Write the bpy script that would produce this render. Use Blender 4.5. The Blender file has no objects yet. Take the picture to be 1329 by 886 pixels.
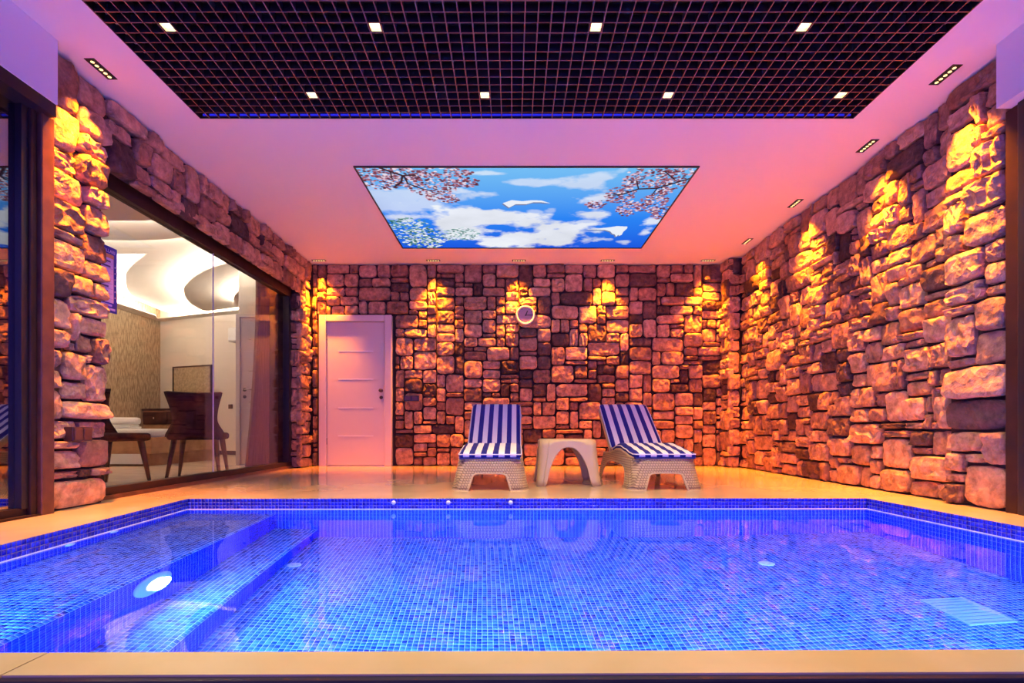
import bpy, bmesh, math, random
import numpy as np
from mathutils import Vector, Matrix

# ------------------------------------------------------------------ camera, world, exposure
S = bpy.context.scene
COL = S.collection
R = math.radians
PI = math.pi

cam_d = bpy.data.cameras.new('camera')
cam_d.sensor_width = 36.0
cam_d.lens = 18.0
cam_d.shift_y = 115.0 / 1329.0
cam_d.clip_start = 0.02
cam_d.clip_end = 200
cam = bpy.data.objects.new('camera', cam_d)
cam.location = (0, 0, 0.5)
cam.rotation_euler = (R(90), 0, 0)
COL.objects.link(cam)
S.camera = cam

W = bpy.data.worlds.new('world')
S.world = W
W.use_nodes = True
W.node_tree.nodes['Background'].inputs[0].default_value = (0.17, 0.09, 1.0, 1)   # violet-blue dusk
W.node_tree.nodes['Background'].inputs[1].default_value = 2.4

S.view_settings.view_transform = 'Standard'
S.view_settings.look = 'None'
S.view_settings.gamma = 1.0
S.view_settings.use_curve_mapping = False
S.view_settings.exposure = 0.0

SPOT_W = 1300.0            # warm wall washers
SPOT_COL = (1.0, 0.235, 0.006)
POOL_W = 118.0            # each underwater lamp
POOL_COL = (0.06, 0.34, 1.0)
DOWN_W = 125.0            # grid downlights
DOWN_COL = (1.0, 0.70, 0.26)
COVE_E = 320.0             # bedroom cove strips
SKY_E = 0.95             # backlit sky print

# ------------------------------------------------------------------ materials
MATS = {}


def mat(name, base, rough=0.6, metal=0.0, noise=None, bump=None, coat=0.0, spec=None, emit=None):
    """noise = (scale, second colour, detail); bump = (scale, strength, distance)"""
    m = bpy.data.materials.new(name)
    m.use_nodes = True
    nt = m.node_tree
    b = nt.nodes['Principled BSDF']
    b.inputs['Base Color'].default_value = (*base, 1)
    b.inputs['Roughness'].default_value = rough
    b.inputs['Metallic'].default_value = metal
    if coat:
        b.inputs['Coat Weight'].default_value = coat
        b.inputs['Coat Roughness'].default_value = 0.08
    if spec is not None:
        b.inputs['Specular IOR Level'].default_value = spec
    if emit:
        b.inputs['Emission Color'].default_value = (*emit[0], 1)
        b.inputs['Emission Strength'].default_value = emit[1]
    if noise or bump:
        tc = nt.nodes.new('ShaderNodeTexCoord')
    if noise:
        n = nt.nodes.new('ShaderNodeTexNoise')
        n.inputs['Scale'].default_value = noise[0]
        n.inputs['Detail'].default_value = noise[2] if len(noise) > 2 else 4
        nt.links.new(tc.outputs['Object'], n.inputs['Vector'])
        r = nt.nodes.new('ShaderNodeValToRGB')
        r.color_ramp.elements[0].position = 0.35
        r.color_ramp.elements[1].position = 0.68
        r.color_ramp.elements[0].color = (*base, 1)
        r.color_ramp.elements[1].color = (*noise[1], 1)
        nt.links.new(n.outputs['Fac'], r.inputs['Fac'])
        nt.links.new(r.outputs['Color'], b.inputs['Base Color'])
    if bump:
        n2 = nt.nodes.new('ShaderNodeTexNoise')
        n2.inputs['Scale'].default_value = bump[0]
        n2.inputs['Detail'].default_value = 5
        nt.links.new(tc.outputs['Object'], n2.inputs['Vector'])
        bp = nt.nodes.new('ShaderNodeBump')
        bp.inputs['Strength'].default_value = bump[1]
        bp.inputs['Distance'].default_value = bump[2]
        nt.links.new(n2.outputs['Fac'], bp.inputs['Height'])
        nt.links.new(bp.outputs['Normal'], b.inputs['Normal'])
    MATS[name] = m
    return m


def emission(name, col, strength):
    m = bpy.data.materials.new(name)
    m.use_nodes = True
    nt = m.node_tree
    nt.nodes.clear()
    o = nt.nodes.new('ShaderNodeOutputMaterial')
    e = nt.nodes.new('ShaderNodeEmission')
    e.inputs[0].default_value = (*col, 1)
    e.inputs[1].default_value = strength
    nt.links.new(e.outputs[0], o.inputs[0])
    return m


def stone_material():
    m = bpy.data.materials.new('split_stone')
    m.use_nodes = True
    nt = m.node_tree
    L = nt.links.new
    b = nt.nodes['Principled BSDF']
    b.inputs['Roughness'].default_value = 0.78
    b.inputs['Specular IOR Level'].default_value = 0.35
    oi = nt.nodes.new('ShaderNodeObjectInfo')
    geo = nt.nodes.new('ShaderNodeNewGeometry')
    ramp = nt.nodes.new('ShaderNodeValToRGB')
    cr = ramp.color_ramp
    cr.elements[0].position = 0.0
    cr.elements[0].color = (0.06, 0.03, 0.026, 1)
    cr.elements[1].position = 1.0
    cr.elements[1].color = (0.60, 0.35, 0.20, 1)
    for p, c in ((0.12, (0.13, 0.07, 0.055)), (0.22, (0.32, 0.165, 0.10)), (0.5, (0.44, 0.25, 0.145)), (0.8, (0.52, 0.31, 0.18))):
        e = cr.elements.new(p)
        e.color = (*c, 1)
    L(oi.outputs['Random'], ramp.inputs['Fac'])
    n = nt.nodes.new('ShaderNodeTexNoise')
    n.inputs['Scale'].default_value = 13
    n.inputs['Detail'].default_value = 9
    n.inputs['Roughness'].default_value = 0.65
    L(geo.outputs['Position'], n.inputs['Vector'])
    mr = nt.nodes.new('ShaderNodeMapRange')
    mr.inputs[1].default_value = 0.3
    mr.inputs[2].default_value = 0.7
    mr.inputs[3].default_value = 0.40
    mr.inputs[4].default_value = 1.35
    L(n.outputs['Fac'], mr.inputs[0])
    mx = nt.nodes.new('ShaderNodeMix')
    mx.data_type = 'RGBA'
    mx.blend_type = 'MULTIPLY'
    mx.inputs['Factor'].default_value = 1.0
    L(ramp.outputs['Color'], mx.inputs['A'])
    L(mr.outputs['Result'], mx.inputs['B'])
    L(mx.outputs['Result'], b.inputs['Base Color'])
    # chiselled relief: ridged noise + facets + grain
    n1 = nt.nodes.new('ShaderNodeTexNoise')
    n1.noise_type = 'RIDGED_MULTIFRACTAL'
    n1.inputs['Scale'].default_value = 10
    n1.inputs['Detail'].default_value = 7
    n1.inputs['Roughness'].default_value = 0.55
    L(geo.outputs['Position'], n1.inputs['Vector'])
    vo = nt.nodes.new('ShaderNodeTexVoronoi')
    vo.inputs['Scale'].default_value = 16
    L(geo.outputs['Position'], vo.inputs['Vector'])
    n3 = nt.nodes.new('ShaderNodeTexNoise')
    n3.inputs['Scale'].default_value = 55
    n3.inputs['Detail'].default_value = 3
    L(geo.outputs['Position'], n3.inputs['Vector'])
    a1 = nt.nodes.new('ShaderNodeMath')
    a1.operation = 'MULTIPLY_ADD'
    L(vo.outputs['Distance'], a1.inputs[0])
    a1.inputs[1].default_value = 0.7
    L(n1.outputs['Fac'], a1.inputs[2])
    a2 = nt.nodes.new('ShaderNodeMath')
    a2.operation = 'MULTIPLY_ADD'
    L(n3.outputs['Fac'], a2.inputs[0])
    a2.inputs[1].default_value = 0.45
    L(a1.outputs[0], a2.inputs[2])
    bp = nt.nodes.new('ShaderNodeBump')
    bp.inputs['Strength'].default_value = 0.85
    bp.inputs['Distance'].default_value = 0.022
    L(a2.outputs[0], bp.inputs['Height'])
    L(bp.outputs['Normal'], b.inputs['Normal'])
    return m


def mosaic_material(name, cols):
    m = bpy.data.materials.new(name)
    m.use_nodes = True
    nt = m.node_tree
    L = nt.links.new
    b = nt.nodes['Principled BSDF']
    b.inputs['Roughness'].default_value = 0.25
    at = nt.nodes.new('ShaderNodeAttribute')
    at.attribute_name = 'tint'
    ramp = nt.nodes.new('ShaderNodeValToRGB')
    cr = ramp.color_ramp
    cr.interpolation = 'LINEAR'
    cr.elements[0].position = cols[0][0]
    cr.elements[0].color = (*cols[0][1], 1)
    cr.elements[1].position = cols[-1][0]
    cr.elements[1].color = (*cols[-1][1], 1)
    for p, c in cols[1:-1]:
        e = cr.elements.new(p)
        e.color = (*c, 1)
    L(at.outputs['Fac'], ramp.inputs['Fac'])
    L(ramp.outputs['Color'], b.inputs['Base Color'])
    return m


def pane_glass(name, ior=1.5, tint=(0.97, 0.98, 0.97)):
    m = bpy.data.materials.new(name)
    m.use_nodes = True
    nt = m.node_tree
    nt.nodes.clear()
    o = nt.nodes.new('ShaderNodeOutputMaterial')
    t = nt.nodes.new('ShaderNodeBsdfTransparent')
    t.inputs[0].default_value = (*tint, 1)
    g = nt.nodes.new('ShaderNodeBsdfGlossy')
    g.inputs['Roughness'].default_value = 0.0
    lw = nt.nodes.new('ShaderNodeLayerWeight')          # Schlick reflectance, the same from both faces of the pane
    lw.inputs[0].default_value = 0.5
    pw = nt.nodes.new('ShaderNodeMath')
    pw.operation = 'POWER'
    pw.inputs[1].default_value = 5.0
    nt.links.new(lw.outputs['Facing'], pw.inputs[0])
    f = nt.nodes.new('ShaderNodeMapRange')
    f.inputs[3].default_value = ((ior - 1) / (ior + 1)) ** 2
    f.inputs[4].default_value = 1.0
    nt.links.new(pw.outputs[0], f.inputs[0])
    mx = nt.nodes.new('ShaderNodeMixShader')
    nt.links.new(f.outputs[0], mx.inputs[0])
    nt.links.new(t.outputs[0], mx.inputs[1])
    nt.links.new(g.outputs[0], mx.inputs[2])
    nt.links.new(mx.outputs[0], o.inputs[0])
    return m


def water_material():
    m = bpy.data.materials.new('pool_water')
    m.use_nodes = True
    nt = m.node_tree
    nt.nodes.clear()
    o = nt.nodes.new('ShaderNodeOutputMaterial')
    g = nt.nodes.new('ShaderNodeBsdfRefraction')
    g.inputs['IOR'].default_value = 1.333
    g.inputs['Roughness'].default_value = 0.0
    gl = nt.nodes.new('ShaderNodeBsdfGlossy')
    gl.inputs['Roughness'].default_value = 0.0
    fr_ = nt.nodes.new('ShaderNodeFresnel')
    fr_.inputs[0].default_value = 1.333
    sc = nt.nodes.new('ShaderNodeMath')
    sc.operation = 'MULTIPLY'
    sc.inputs[1].default_value = 0.75
    nt.links.new(fr_.outputs[0], sc.inputs[0])
    mx = nt.nodes.new('ShaderNodeMixShader')
    nt.links.new(sc.outputs[0], mx.inputs[0])
    nt.links.new(g.outputs[0], mx.inputs[1])
    nt.links.new(gl.outputs[0], mx.inputs[2])
    tc = nt.nodes.new('ShaderNodeTexCoord')
    n = nt.nodes.new('ShaderNodeTexNoise')
    n.inputs['Scale'].default_value = 3.0
    n.inputs['Detail'].default_value = 1
    nt.links.new(tc.outputs['Object'], n.inputs['Vector'])
    bp = nt.nodes.new('ShaderNodeBump')
    bp.inputs['Strength'].default_value = 0.12
    bp.inputs['Distance'].default_value = 0.01
    nt.links.new(n.outputs['Fac'], bp.inputs['Height'])
    nt.links.new(bp.outputs['Normal'], g.inputs['Normal'])
    nt.links.new(bp.outputs['Normal'], gl.inputs['Normal'])
    nt.links.new(mx.outputs[0], o.inputs[0])
    return m


def stripe_material():
    m = bpy.data.materials.new('striped_canvas')
    m.use_nodes = True
    nt = m.node_tree
    L = nt.links.new
    b = nt.nodes['Principled BSDF']
    b.inputs['Roughness'].default_value = 0.85
    tc = nt.nodes.new('ShaderNodeTexCoord')
    sp = nt.nodes.new('ShaderNodeSeparateXYZ')
    L(tc.outputs['Object'], sp.inputs[0])
    a = nt.nodes.new('ShaderNodeMath')
    a.operation = 'MULTIPLY'
    a.inputs[1].default_value = 2 * PI / 0.098
    L(sp.outputs[0], a.inputs[0])
    c = nt.nodes.new('ShaderNodeMath')
    c.operation = 'COSINE'
    L(a.outputs[0], c.inputs[0])
    g = nt.nodes.new('ShaderNodeMath')
    g.operation = 'GREATER_THAN'
    g.inputs[1].default_value = -0.05
    L(c.outputs[0], g.inputs[0])
    mx = nt.nodes.new('ShaderNodeMix')
    mx.data_type = 'RGBA'
    L(g.outputs[0], mx.inputs['Factor'])
    mx.inputs['A'].default_value = (0.004, 0.008, 0.22, 1)
    mx.inputs['B'].default_value = (0.82, 0.80, 0.80, 1)
    L(mx.outputs['Result'], b.inputs['Base Color'])
    return m


def rattan_material():
    m = mat('rattan_plastic', (0.58, 0.49, 0.35), 0.5)
    nt = m.node_tree
    L = nt.links.new
    b = nt.nodes['Principled BSDF']
    tc = nt.nodes.new('ShaderNodeTexCoord')
    sp = nt.nodes.new('ShaderNodeSeparateXYZ')
    L(tc.outputs['Object'], sp.inputs[0])
    ad = nt.nodes.new('ShaderNodeMath')
    ad.operation = 'ADD'
    L(sp.outputs[0], ad.inputs[0])
    L(sp.outputs[1], ad.inputs[1])
    cb = nt.nodes.new('ShaderNodeCombineXYZ')
    L(ad.outputs[0], cb.inputs[0])
    L(sp.outputs[2], cb.inputs[1])
    br = nt.nodes.new('ShaderNodeTexBrick')
    br.inputs['Scale'].default_value = 1.0
    br.inputs['Brick Width'].default_value = 0.022
    br.inputs['Row Height'].default_value = 0.02
    br.inputs['Mortar Size'].default_value = 0.004
    br.inputs['Mortar Smooth'].default_value = 0.6
    L(cb.outputs[0], br.inputs['Vector'])
    bp = nt.nodes.new('ShaderNodeBump')
    bp.invert = True
    bp.inputs['Strength'].default_value = 0.8
    bp.inputs['Distance'].default_value = 0.010
    L(br.outputs['Fac'], bp.inputs['Height'])
    br.inputs['Color1'].default_value = (0.64, 0.48, 0.25, 1)
    br.inputs['Color2'].default_value = (0.58, 0.44, 0.22, 1)
    br.inputs['Mortar'].default_value = (0.30, 0.21, 0.11, 1)
    L(br.outputs['Color'], b.inputs['Base Color'])
    L(bp.outputs['Normal'], b.inputs['Normal'])
    return m


def print_material():
    m = bpy.data.materials.new('backlit_sky_print')
    m.use_nodes = True
    nt = m.node_tree
    nt.nodes.clear()
    o = nt.nodes.new('ShaderNodeOutputMaterial')
    e = nt.nodes.new('ShaderNodeEmission')
    e.inputs[1].default_value = SKY_E
    at = nt.nodes.new('ShaderNodeAttribute')
    at.attribute_name = 'print'
    nt.links.new(at.outputs['Color'], e.inputs[0])
    nt.links.new(e.outputs[0], o.inputs[0])
    return m


M_STONE = stone_material()
M_MORTAR = mat('dark_mortar', (0.035, 0.02, 0.018), 0.95, bump=(60, 0.5, 0.01))
M_WHITE = mat('white_ceiling_paint', (0.80, 0.78, 0.77), 0.65)
M_DECK = mat('beige_marble', (0.50, 0.38, 0.26), 0.10, noise=(2.2, (0.60, 0.47, 0.33), 6))
M_COPING = mat('tan_marble', (0.53, 0.46, 0.12), 0.3, noise=(3.0, (0.62, 0.55, 0.18), 6))
M_GROUTB = mat('wall_grout_lit_blue', (0.32, 0.36, 0.90), 0.7)  # blue light on the pool walls tinted into their grout
M_GROUT = mat('pale_grout', (0.78, 0.84, 0.90), 0.7)
M_TILE_W = mosaic_material('wall_mosaic_lit_blue', [(0, (0.003, 0.008, 0.42)), (0.5, (0.006, 0.016, 0.62)), (1, (0.016, 0.04, 0.80))])  # same tile as the floor; blue wall light painted in as deeper blue
M_TILE_F = mosaic_material('mixed_blue_mosaic', [(0, (0.008, 0.03, 0.17)), (0.2, (0.02, 0.085, 0.36)), (0.6, (0.045, 0.15, 0.50)), (1, (0.12, 0.27, 0.66))])
M_WATER = water_material()
M_GLASS = pane_glass('window_glass', 1.45)
M_GLASS2 = pane_glass('door_glass', 4.0, (0.6, 0.6, 0.7))
M_DARKWOOD = mat('dark_stained_wood', (0.022, 0.011, 0.010), 0.45, noise=(8, (0.04, 0.018, 0.014), 6), spec=0.2)
M_BROWNWOOD = mat('brown_painted_wood', (0.08, 0.03, 0.02), 0.4, noise=(12, (0.14, 0.055, 0.032), 6))
M_BLACK = mat('black_metal', (0.012, 0.012, 0.016), 0.35)
M_VOID = mat('black_plenum', (0.006, 0.006, 0.007), 0.9)
M_SLAT = mat('grid_slat_lit_edge', (0.22, 0.10, 0.085), 0.5)
M_SLATSIDE = mat('grid_slat_shaded_side', (0.018, 0.013, 0.014), 0.6)
M_PLASTIC = mat('cream_plastic', (0.60, 0.45, 0.22), 0.45)
M_RATTAN = rattan_material()
M_STRIPE = stripe_material()
M_PIPING = mat('white_piping', (0.8, 0.8, 0.8), 0.7)
M_NAVY = mat('navy_cloth', (0.01, 0.015, 0.16), 0.85)
M_DOOR = mat('white_lacquer_door', (0.62, 0.58, 0.55), 0.4)
M_CHROME = mat('steel', (0.6, 0.6, 0.6), 0.25, metal=1.0)
M_DKMETAL = mat('dark_bronze', (0.09, 0.05, 0.05), 0.35, metal=0.6)
M_WALLPAPER = mat('woven_brown_wallpaper', (0.20, 0.13, 0.07), 0.8, noise=(26, (0.46, 0.34, 0.21), 8), bump=(70, 0.3, 0.004))
def stretch(m, sc):
    nt = m.node_tree
    mp_ = nt.nodes.new('ShaderNodeMapping')
    mp_.inputs['Scale'].default_value = sc
    tc_ = [n for n in nt.nodes if n.type == 'TEX_COORD'][0]
    nt.links.new(tc_.outputs['Object'], mp_.inputs['Vector'])
    for n in nt.nodes:
        if n.type == 'TEX_NOISE':
            nt.links.new(mp_.outputs[0], n.inputs['Vector'])


stretch(M_WALLPAPER, (1.6, 1.6, .35))
M_ROOMWALL = mat('cream_wall_paint', (0.72, 0.66, 0.58), 0.7)
M_ROOMFLOOR = mat('grey_oak_laminate', (0.46, 0.38, 0.30), 0.25, noise=(5, (0.56, 0.47, 0.37), 5))
M_COVEPLATE = mat('gypsum_plate', (0.74, 0.68, 0.62), 0.7)
M_LINEN = mat('white_linen', (0.82, 0.80, 0.76), 0.9)
M_BEDWOOD = mat('rustic_bed_wood', (0.30, 0.15, 0.07), 0.55, noise=(6, (0.42, 0.24, 0.12), 8))
M_VELVET = mat('dark_plum_velvet', (0.014, 0.006, 0.008), 0.75, noise=(9, (0.06, 0.022, 0.02), 5), spec=0.1)
M_LEG = mat('walnut_leg', (0.06, 0.025, 0.018), 0.4)
M_CURTAIN = mat('taupe_curtain', (0.20, 0.10, 0.08), 0.85)
M_BLUE = mat('sign_blue', (0.01, 0.01, 0.35), 0.4)
M_PAPER = mat('sign_paper', (0.62, 0.50, 0.80), 0.5)
M_INK = mat('sign_ink', (0.06, 0.02, 0.16), 0.5)
M_LETTER = mat('sign_letter', (0.45, 0.42, 0.85), 0.5)
M_GREYSTONE = mat('grey_paving', (0.20, 0.19, 0.17), 0.7, noise=(14, (0.36, 0.34, 0.30), 6), bump=(30, 0.4, 0.01))
M_FACE = mat('clock_face', (0.42, 0.30, 0.38), 0.12)
M_CLOCKRIM = mat('cream_clock_rim', (0.80, 0.74, 0.58), 0.35)
M_LED = emission('warm_led', (1.0, 0.72, 0.30), 2.2)
M_DOWN = emission('downlight_glow', (1.0, 0.86, 0.50), 3.2)
M_REFLECT = mat('downlight_reflector', (0.85, 0.78, 0.6), 0.25, metal=0.7)
M_BLUELED = emission('blue_led', (0.03, 0.03, 1.0), 0.7)
M_COVE = emission('cove_led', (1.0, 0.84, 0.68), COVE_E)
M_LAMP = emission('pool_lamp_glow', (0.85, 0.97, 1.0), 6.0)
M_LAMPRING = mat('pool_lamp_ring', (0.45, 0.5, 0.85), 0.4)
M_WHITEPL = mat('white_plastic', (0.80, 0.82, 0.84), 0.45)


# ------------------------------------------------------------------ geometry helpers
class MB:
    def __init__(s):
        s.v = []
        s.f = []

    def add(s, vs, fs):
        o = len(s.v)
        s.v += [tuple(p) for p in vs]
        s.f += [tuple(i + o for i in f) for f in fs]
        return s

    def box(s, x0, x1, y0, y1, z0, z1):
        vs = [(x0, y0, z0), (x1, y0, z0), (x1, y1, z0), (x0, y1, z0), (x0, y0, z1), (x1, y0, z1), (x1, y1, z1), (x0, y1, z1)]
        return s.add(vs, [(0, 3, 2, 1), (4, 5, 6, 7), (0, 1, 5, 4), (1, 2, 6, 5), (2, 3, 7, 6), (3, 0, 4, 7)])

    def bev(s, x0, x1, y0, y1, z0, z1, r=0.01, seg=2):
        bm = bmesh.new()
        bmesh.ops.create_cube(bm, size=1)
        for v in bm.verts:
            v.co = Vector(((x0 + x1) / 2 + v.co.x * (x1 - x0), (y0 + y1) / 2 + v.co.y * (y1 - y0), (z0 + z1) / 2 + v.co.z * (z1 - z0)))
        bmesh.ops.bevel(bm, geom=list(bm.edges), offset=r, segments=seg, affect='EDGES', profile=0.5)
        bm.verts.index_update()
        s.add([v.co[:] for v in bm.verts], [[v.index for v in f.verts] for f in bm.faces])
        bm.free()
        return s

    def prism(s, poly, z0, z1):
        """vertical prism over a counter-clockwise polygon"""
        n = len(poly)
        vs = [(p[0], p[1], z0) for p in poly] + [(p[0], p[1], z1) for p in poly]
        fs = [tuple(range(n - 1, -1, -1)), tuple(range(n, 2 * n))]
        fs += [(i, (i + 1) % n, n + (i + 1) % n, n + i) for i in range(n)]
        return s.add(vs, fs)

    def tube(s, pts, r, n=8, r2=None, closed=False):
        pts = [Vector(p) for p in pts]
        k = len(pts)
        vs, fs = [], []
        for i, p in enumerate(pts):
            if closed:
                t = pts[(i + 1) % k] - pts[i - 1]
            else:
                t = pts[min(i + 1, k - 1)] - pts[max(i - 1, 0)]
            t.normalize()
            a = t.orthogonal().normalized() if abs(t.z) > 0.95 else t.cross(Vector((0, 0, 1))).normalized()
            b = t.cross(a).normalized()
            rr = r if r2 is None else r + (r2 - r) * i / max(1, k - 1)
            for j in range(n):
                q = 2 * PI * j / n
                vs.append(p + a * (rr * math.cos(q)) + b * (rr * math.sin(q)))
        for i in range(k if closed else k - 1):
            i2 = (i + 1) % k
            for j in range(n):
                fs.append((i * n + j, i * n + (j + 1) % n, i2 * n + (j + 1) % n, i2 * n + j))
        if not closed:
            fs.append(tuple(range(n)))
            fs.append(tuple((k - 1) * n + j for j in range(n - 1, -1, -1)))
        return s.add(vs, fs)

    def lathe(s, prof, n=32, axis='z', at=(0, 0, 0), caps=True):
        """prof = [(r, h)...]; revolved about an axis through 'at'"""
        vs, fs = [], []
        for r, h in prof:
            for j in range(n):
                q = 2 * PI * j / n
                a, b = r * math.cos(q), r * math.sin(q)
                p = {'z': (a, b, h), 'y': (a, h, b), 'x': (h, a, b)}[axis]
                vs.append((p[0] + at[0], p[1] + at[1], p[2] + at[2]))
        k = len(prof)
        for i in range(k - 1):
            for j in range(n):
                fs.append((i * n + j, i * n + (j + 1) % n, (i + 1) * n + (j + 1) % n, (i + 1) * n + j))
        if caps:
            fs.append(tuple(range(n)))
            fs.append(tuple((k - 1) * n + j for j in range(n)))
        return s.add(vs, fs)

    def mesh(s, name, m, smooth=False, fix=True):
        me = bpy.data.meshes.new(name)
        me.from_pydata(s.v, [], s.f)
        if fix:
            bm = bmesh.new()
            bm.from_mesh(me)
            bmesh.ops.recalc_face_normals(bm, faces=bm.faces)
            bm.to_mesh(me)
            bm.free()
        if m:
            me.materials.append(m)
        if smooth:
            me.polygons.foreach_set('use_smooth', [True] * len(me.polygons))
        me.update()
        return me


def link(name, data, parent=None):
    o = bpy.data.objects.new(name, data)
    COL.objects.link(o)
    if parent:
        o.parent = parent
    return o


def ob(name, mb, m, parent=None, smooth=False, fix=True):
    return link(name, mb.mesh(name, m, smooth, fix), parent)


def struct(name, mb, m, parent=None, smooth=False):
    o = ob(name, mb, m, parent, smooth)
    if not parent:
        o['kind'] = 'structure'
    return o


def sgroup(name, loc=(0, 0, 0)):
    o = link(name, None)
    o.location = loc
    o['kind'] = 'structure'
    return o


def tag(o, label, cat, group=None):
    o['label'] = label
    o['category'] = cat
    if group:
        o['group'] = group
    return o


def thing(name, label, cat, loc=(0, 0, 0), rz=0.0, group=None):
    o = link(name, None)
    o.empty_display_size = 0.1
    o.location = loc
    o.rotation_euler = (0, 0, rz)
    return tag(o, label, cat, group)


def copy_tree(o, parent=None):
    c = o.copy()
    COL.objects.link(c)
    c.parent = parent
    for ch in list(o.children):
        copy_tree(ch, c)
    return c


def bx(*a):
    return MB().box(*a)


def bv(*a, **k):
    return MB().bev(*a, **k)


# ------------------------------------------------------------------ main dimensions (metres, z = 0 on the deck)
CEIL = 2.82
WX0, WX1, WY = -2.80, 3.06, 7.15          # stone faces: left, right, back
WATER = -0.08
FLOORZ = -1.01
BL, BR = (-2.37, 3.74), (2.61, 3.765)
FL, FR = (-2.13, 1.142), (2.70, 1.18)
random.seed(7)

# ------------------------------------------------------------------ deck, coping, ground
fl = MB()
fl.prism([(-2.97, BL[1]), BL, BR, (3.20, BR[1]), (3.20, 7.25), (-2.97, 7.25)], -0.06, 0)
fl.prism([(-2.97, 1.14), (FL[0], FL[1]), (BL[0], BL[1]), (-2.97, BL[1])], -0.06, 0)
fl.prism([(FR[0], FR[1]), (3.20, 1.18), (3.20, BR[1]), (BR[0], BR[1])], -0.06, 0)
struct('floor', fl, M_DECK)
cop = sgroup('trim_1')
for k, (xa, xb) in enumerate([(-3.2, -1.045), (-1.041, 1.9), (1.903, 3.2)]):
    s = MB()
    y = lambda x: 1.160 + 0.0075 * x
    s.prism([(xa, 1.052 + 0.0075 * xa), (xb, 1.052 + 0.0075 * xb), (xb, y(xb)), (xa, y(xa))], -0.05, 0.0)
    ob('coping_slab', s, M_COPING, cop)
s = MB()
s.prism([(-3.3, 1.034 - .025), (3.3, 1.034 + .025), (3.3, 1.0515 + .025), (-3.3, 1.0515 - .025)], -0.06, -0.004)
struct('trim_2', s, M_BLACK)
struct('ground', bx(-9, 9, -3, 1.032, -0.30, -0.012), M_GREYSTONE)

# ------------------------------------------------------------------ pool basin and its mosaic


def tiles(name, quads, m, parent, size=0.0255, gap=0.0016, proud=0.0012, dark_bias=1.0, seed=1):
    rng = np.random.default_rng(seed)
    V, T = [], []
    for p00, p10, p11, p01 in quads:
        p00, p10, p11, p01 = [np.array(p, float) for p in (p00, p10, p11, p01)]
        lu = (np.linalg.norm(p10 - p00) + np.linalg.norm(p11 - p01)) / 2
        lv = (np.linalg.norm(p01 - p00) + np.linalg.norm(p11 - p10)) / 2
        n, q = max(1, round(lu / size)), max(1, round(lv / size))
        nn = np.cross(p10 - p00, p01 - p00)
        nn /= np.linalg.norm(nn)
        gu, gv = gap / lu, gap / lv
        I, J = np.meshgrid(np.arange(n), np.arange(q), indexing='ij')
        I, J = I.ravel(), J.ravel()

        def P(u, v):
            u, v = u[:, None], v[:, None]
            return (1 - u) * (1 - v) * p00 + u * (1 - v) * p10 + u * v * p11 + (1 - u) * v * p01
        u0, u1, v0, v1 = I / n + gu, (I + 1) / n - gu, J / q + gv, (J + 1) / q - gv
        base = np.stack([P(u0, v0), P(u1, v0), P(u1, v1), P(u0, v1)], 1)
        top = base + nn * proud
        V.append(np.concatenate([top, base - nn * 0.001], 1))
        t = rng.random(len(I)) ** dark_bias
        T.append(t)
    V = np.concatenate(V)
    T = np.concatenate(T)
    N = len(V)
    F = np.array([(0, 1, 2, 3), (4, 5, 1, 0), (5, 6, 2, 1), (6, 7, 3, 2), (7, 4, 0, 3)])
    idx = (np.arange(N)[:, None, None] * 8 + F[None]).reshape(-1)
    me = bpy.data.meshes.new(name)
    me.vertices.add(N * 8)
    me.vertices.foreach_set('co', V.reshape(-1).astype(np.float32))
    me.loops.add(N * 20)
    me.loops.foreach_set('vertex_index', idx.astype(np.int32))
    me.polygons.add(N * 5)
    me.polygons.foreach_set('loop_start', np.arange(0, N * 20, 4, dtype=np.int32))
    me.polygons.foreach_set('loop_total', np.full(N * 5, 4, dtype=np.int32))
    me.update(calc_edges=True)
    at = me.attributes.new('tint', 'FLOAT', 'FACE')
    at.data.foreach_set('value', np.repeat(T, 5).astype(np.float32))
    me.materials.append(m)
    o = link(name, me, parent)
    o['kind'] = 'stuff'
    return o


BZ, TZ = -0.28, -0.80
b0, b1 = (-1.50, 1.14), (-1.73, 3.74)      # bench edge, front and back
t0, t1 = (-1.26, 1.14), (-1.42, 3.74)      # step edge
basin = sgroup('pool_basin')


def q3(a, b, za, zb):
    """vertical wall quad standing on the segment a-b, seen from its inner side"""
    return ((*a, za), (*b, za), (*b, zb), (*a, zb))


NB = 0.018
bq = {
    'bench_top': [((*FL, BZ), (b0[0] - NB, b0[1], BZ), (b1[0] - NB, b1[1], BZ), (*BL, BZ)),
                  ((b0[0] - NB, b0[1], BZ), (b0[0], b0[1], BZ - NB), (b1[0], b1[1], BZ - NB), (b1[0] - NB, b1[1], BZ))],
    'bench_riser': [q3(b0, b1, TZ, BZ - NB)],
    'step_top': [((*b0, TZ), (t0[0] - NB, t0[1], TZ), (t1[0] - NB, t1[1], TZ), (*b1, TZ)),
                 ((t0[0] - NB, t0[1], TZ), (t0[0], t0[1], TZ - NB), (t1[0], t1[1], TZ - NB), (t1[0] - NB, t1[1], TZ))],
    'step_riser': [q3(t0, t1, FLOORZ, TZ - NB)],
    'pool_floor': [((*t0, FLOORZ), (*FR, FLOORZ), (*BR, FLOORZ), (*t1, FLOORZ))],
    'back_pool_wall': [((*BR, FLOORZ), (*BL, FLOORZ), (*BL, 0), (*BR, 0))],
    'right_pool_wall': [((*FR, FLOORZ), (*BR, FLOORZ), (*BR, 0), (*FR, 0))],
    'left_pool_wall': [((*BL, BZ), (*FL, BZ), (*FL, 0), (*BL, 0))],
    'near_pool_wall': [((*FL, FLOORZ), (*FR, FLOORZ), (*FR, -0.002), (*FL, -0.002))],
}
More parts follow.
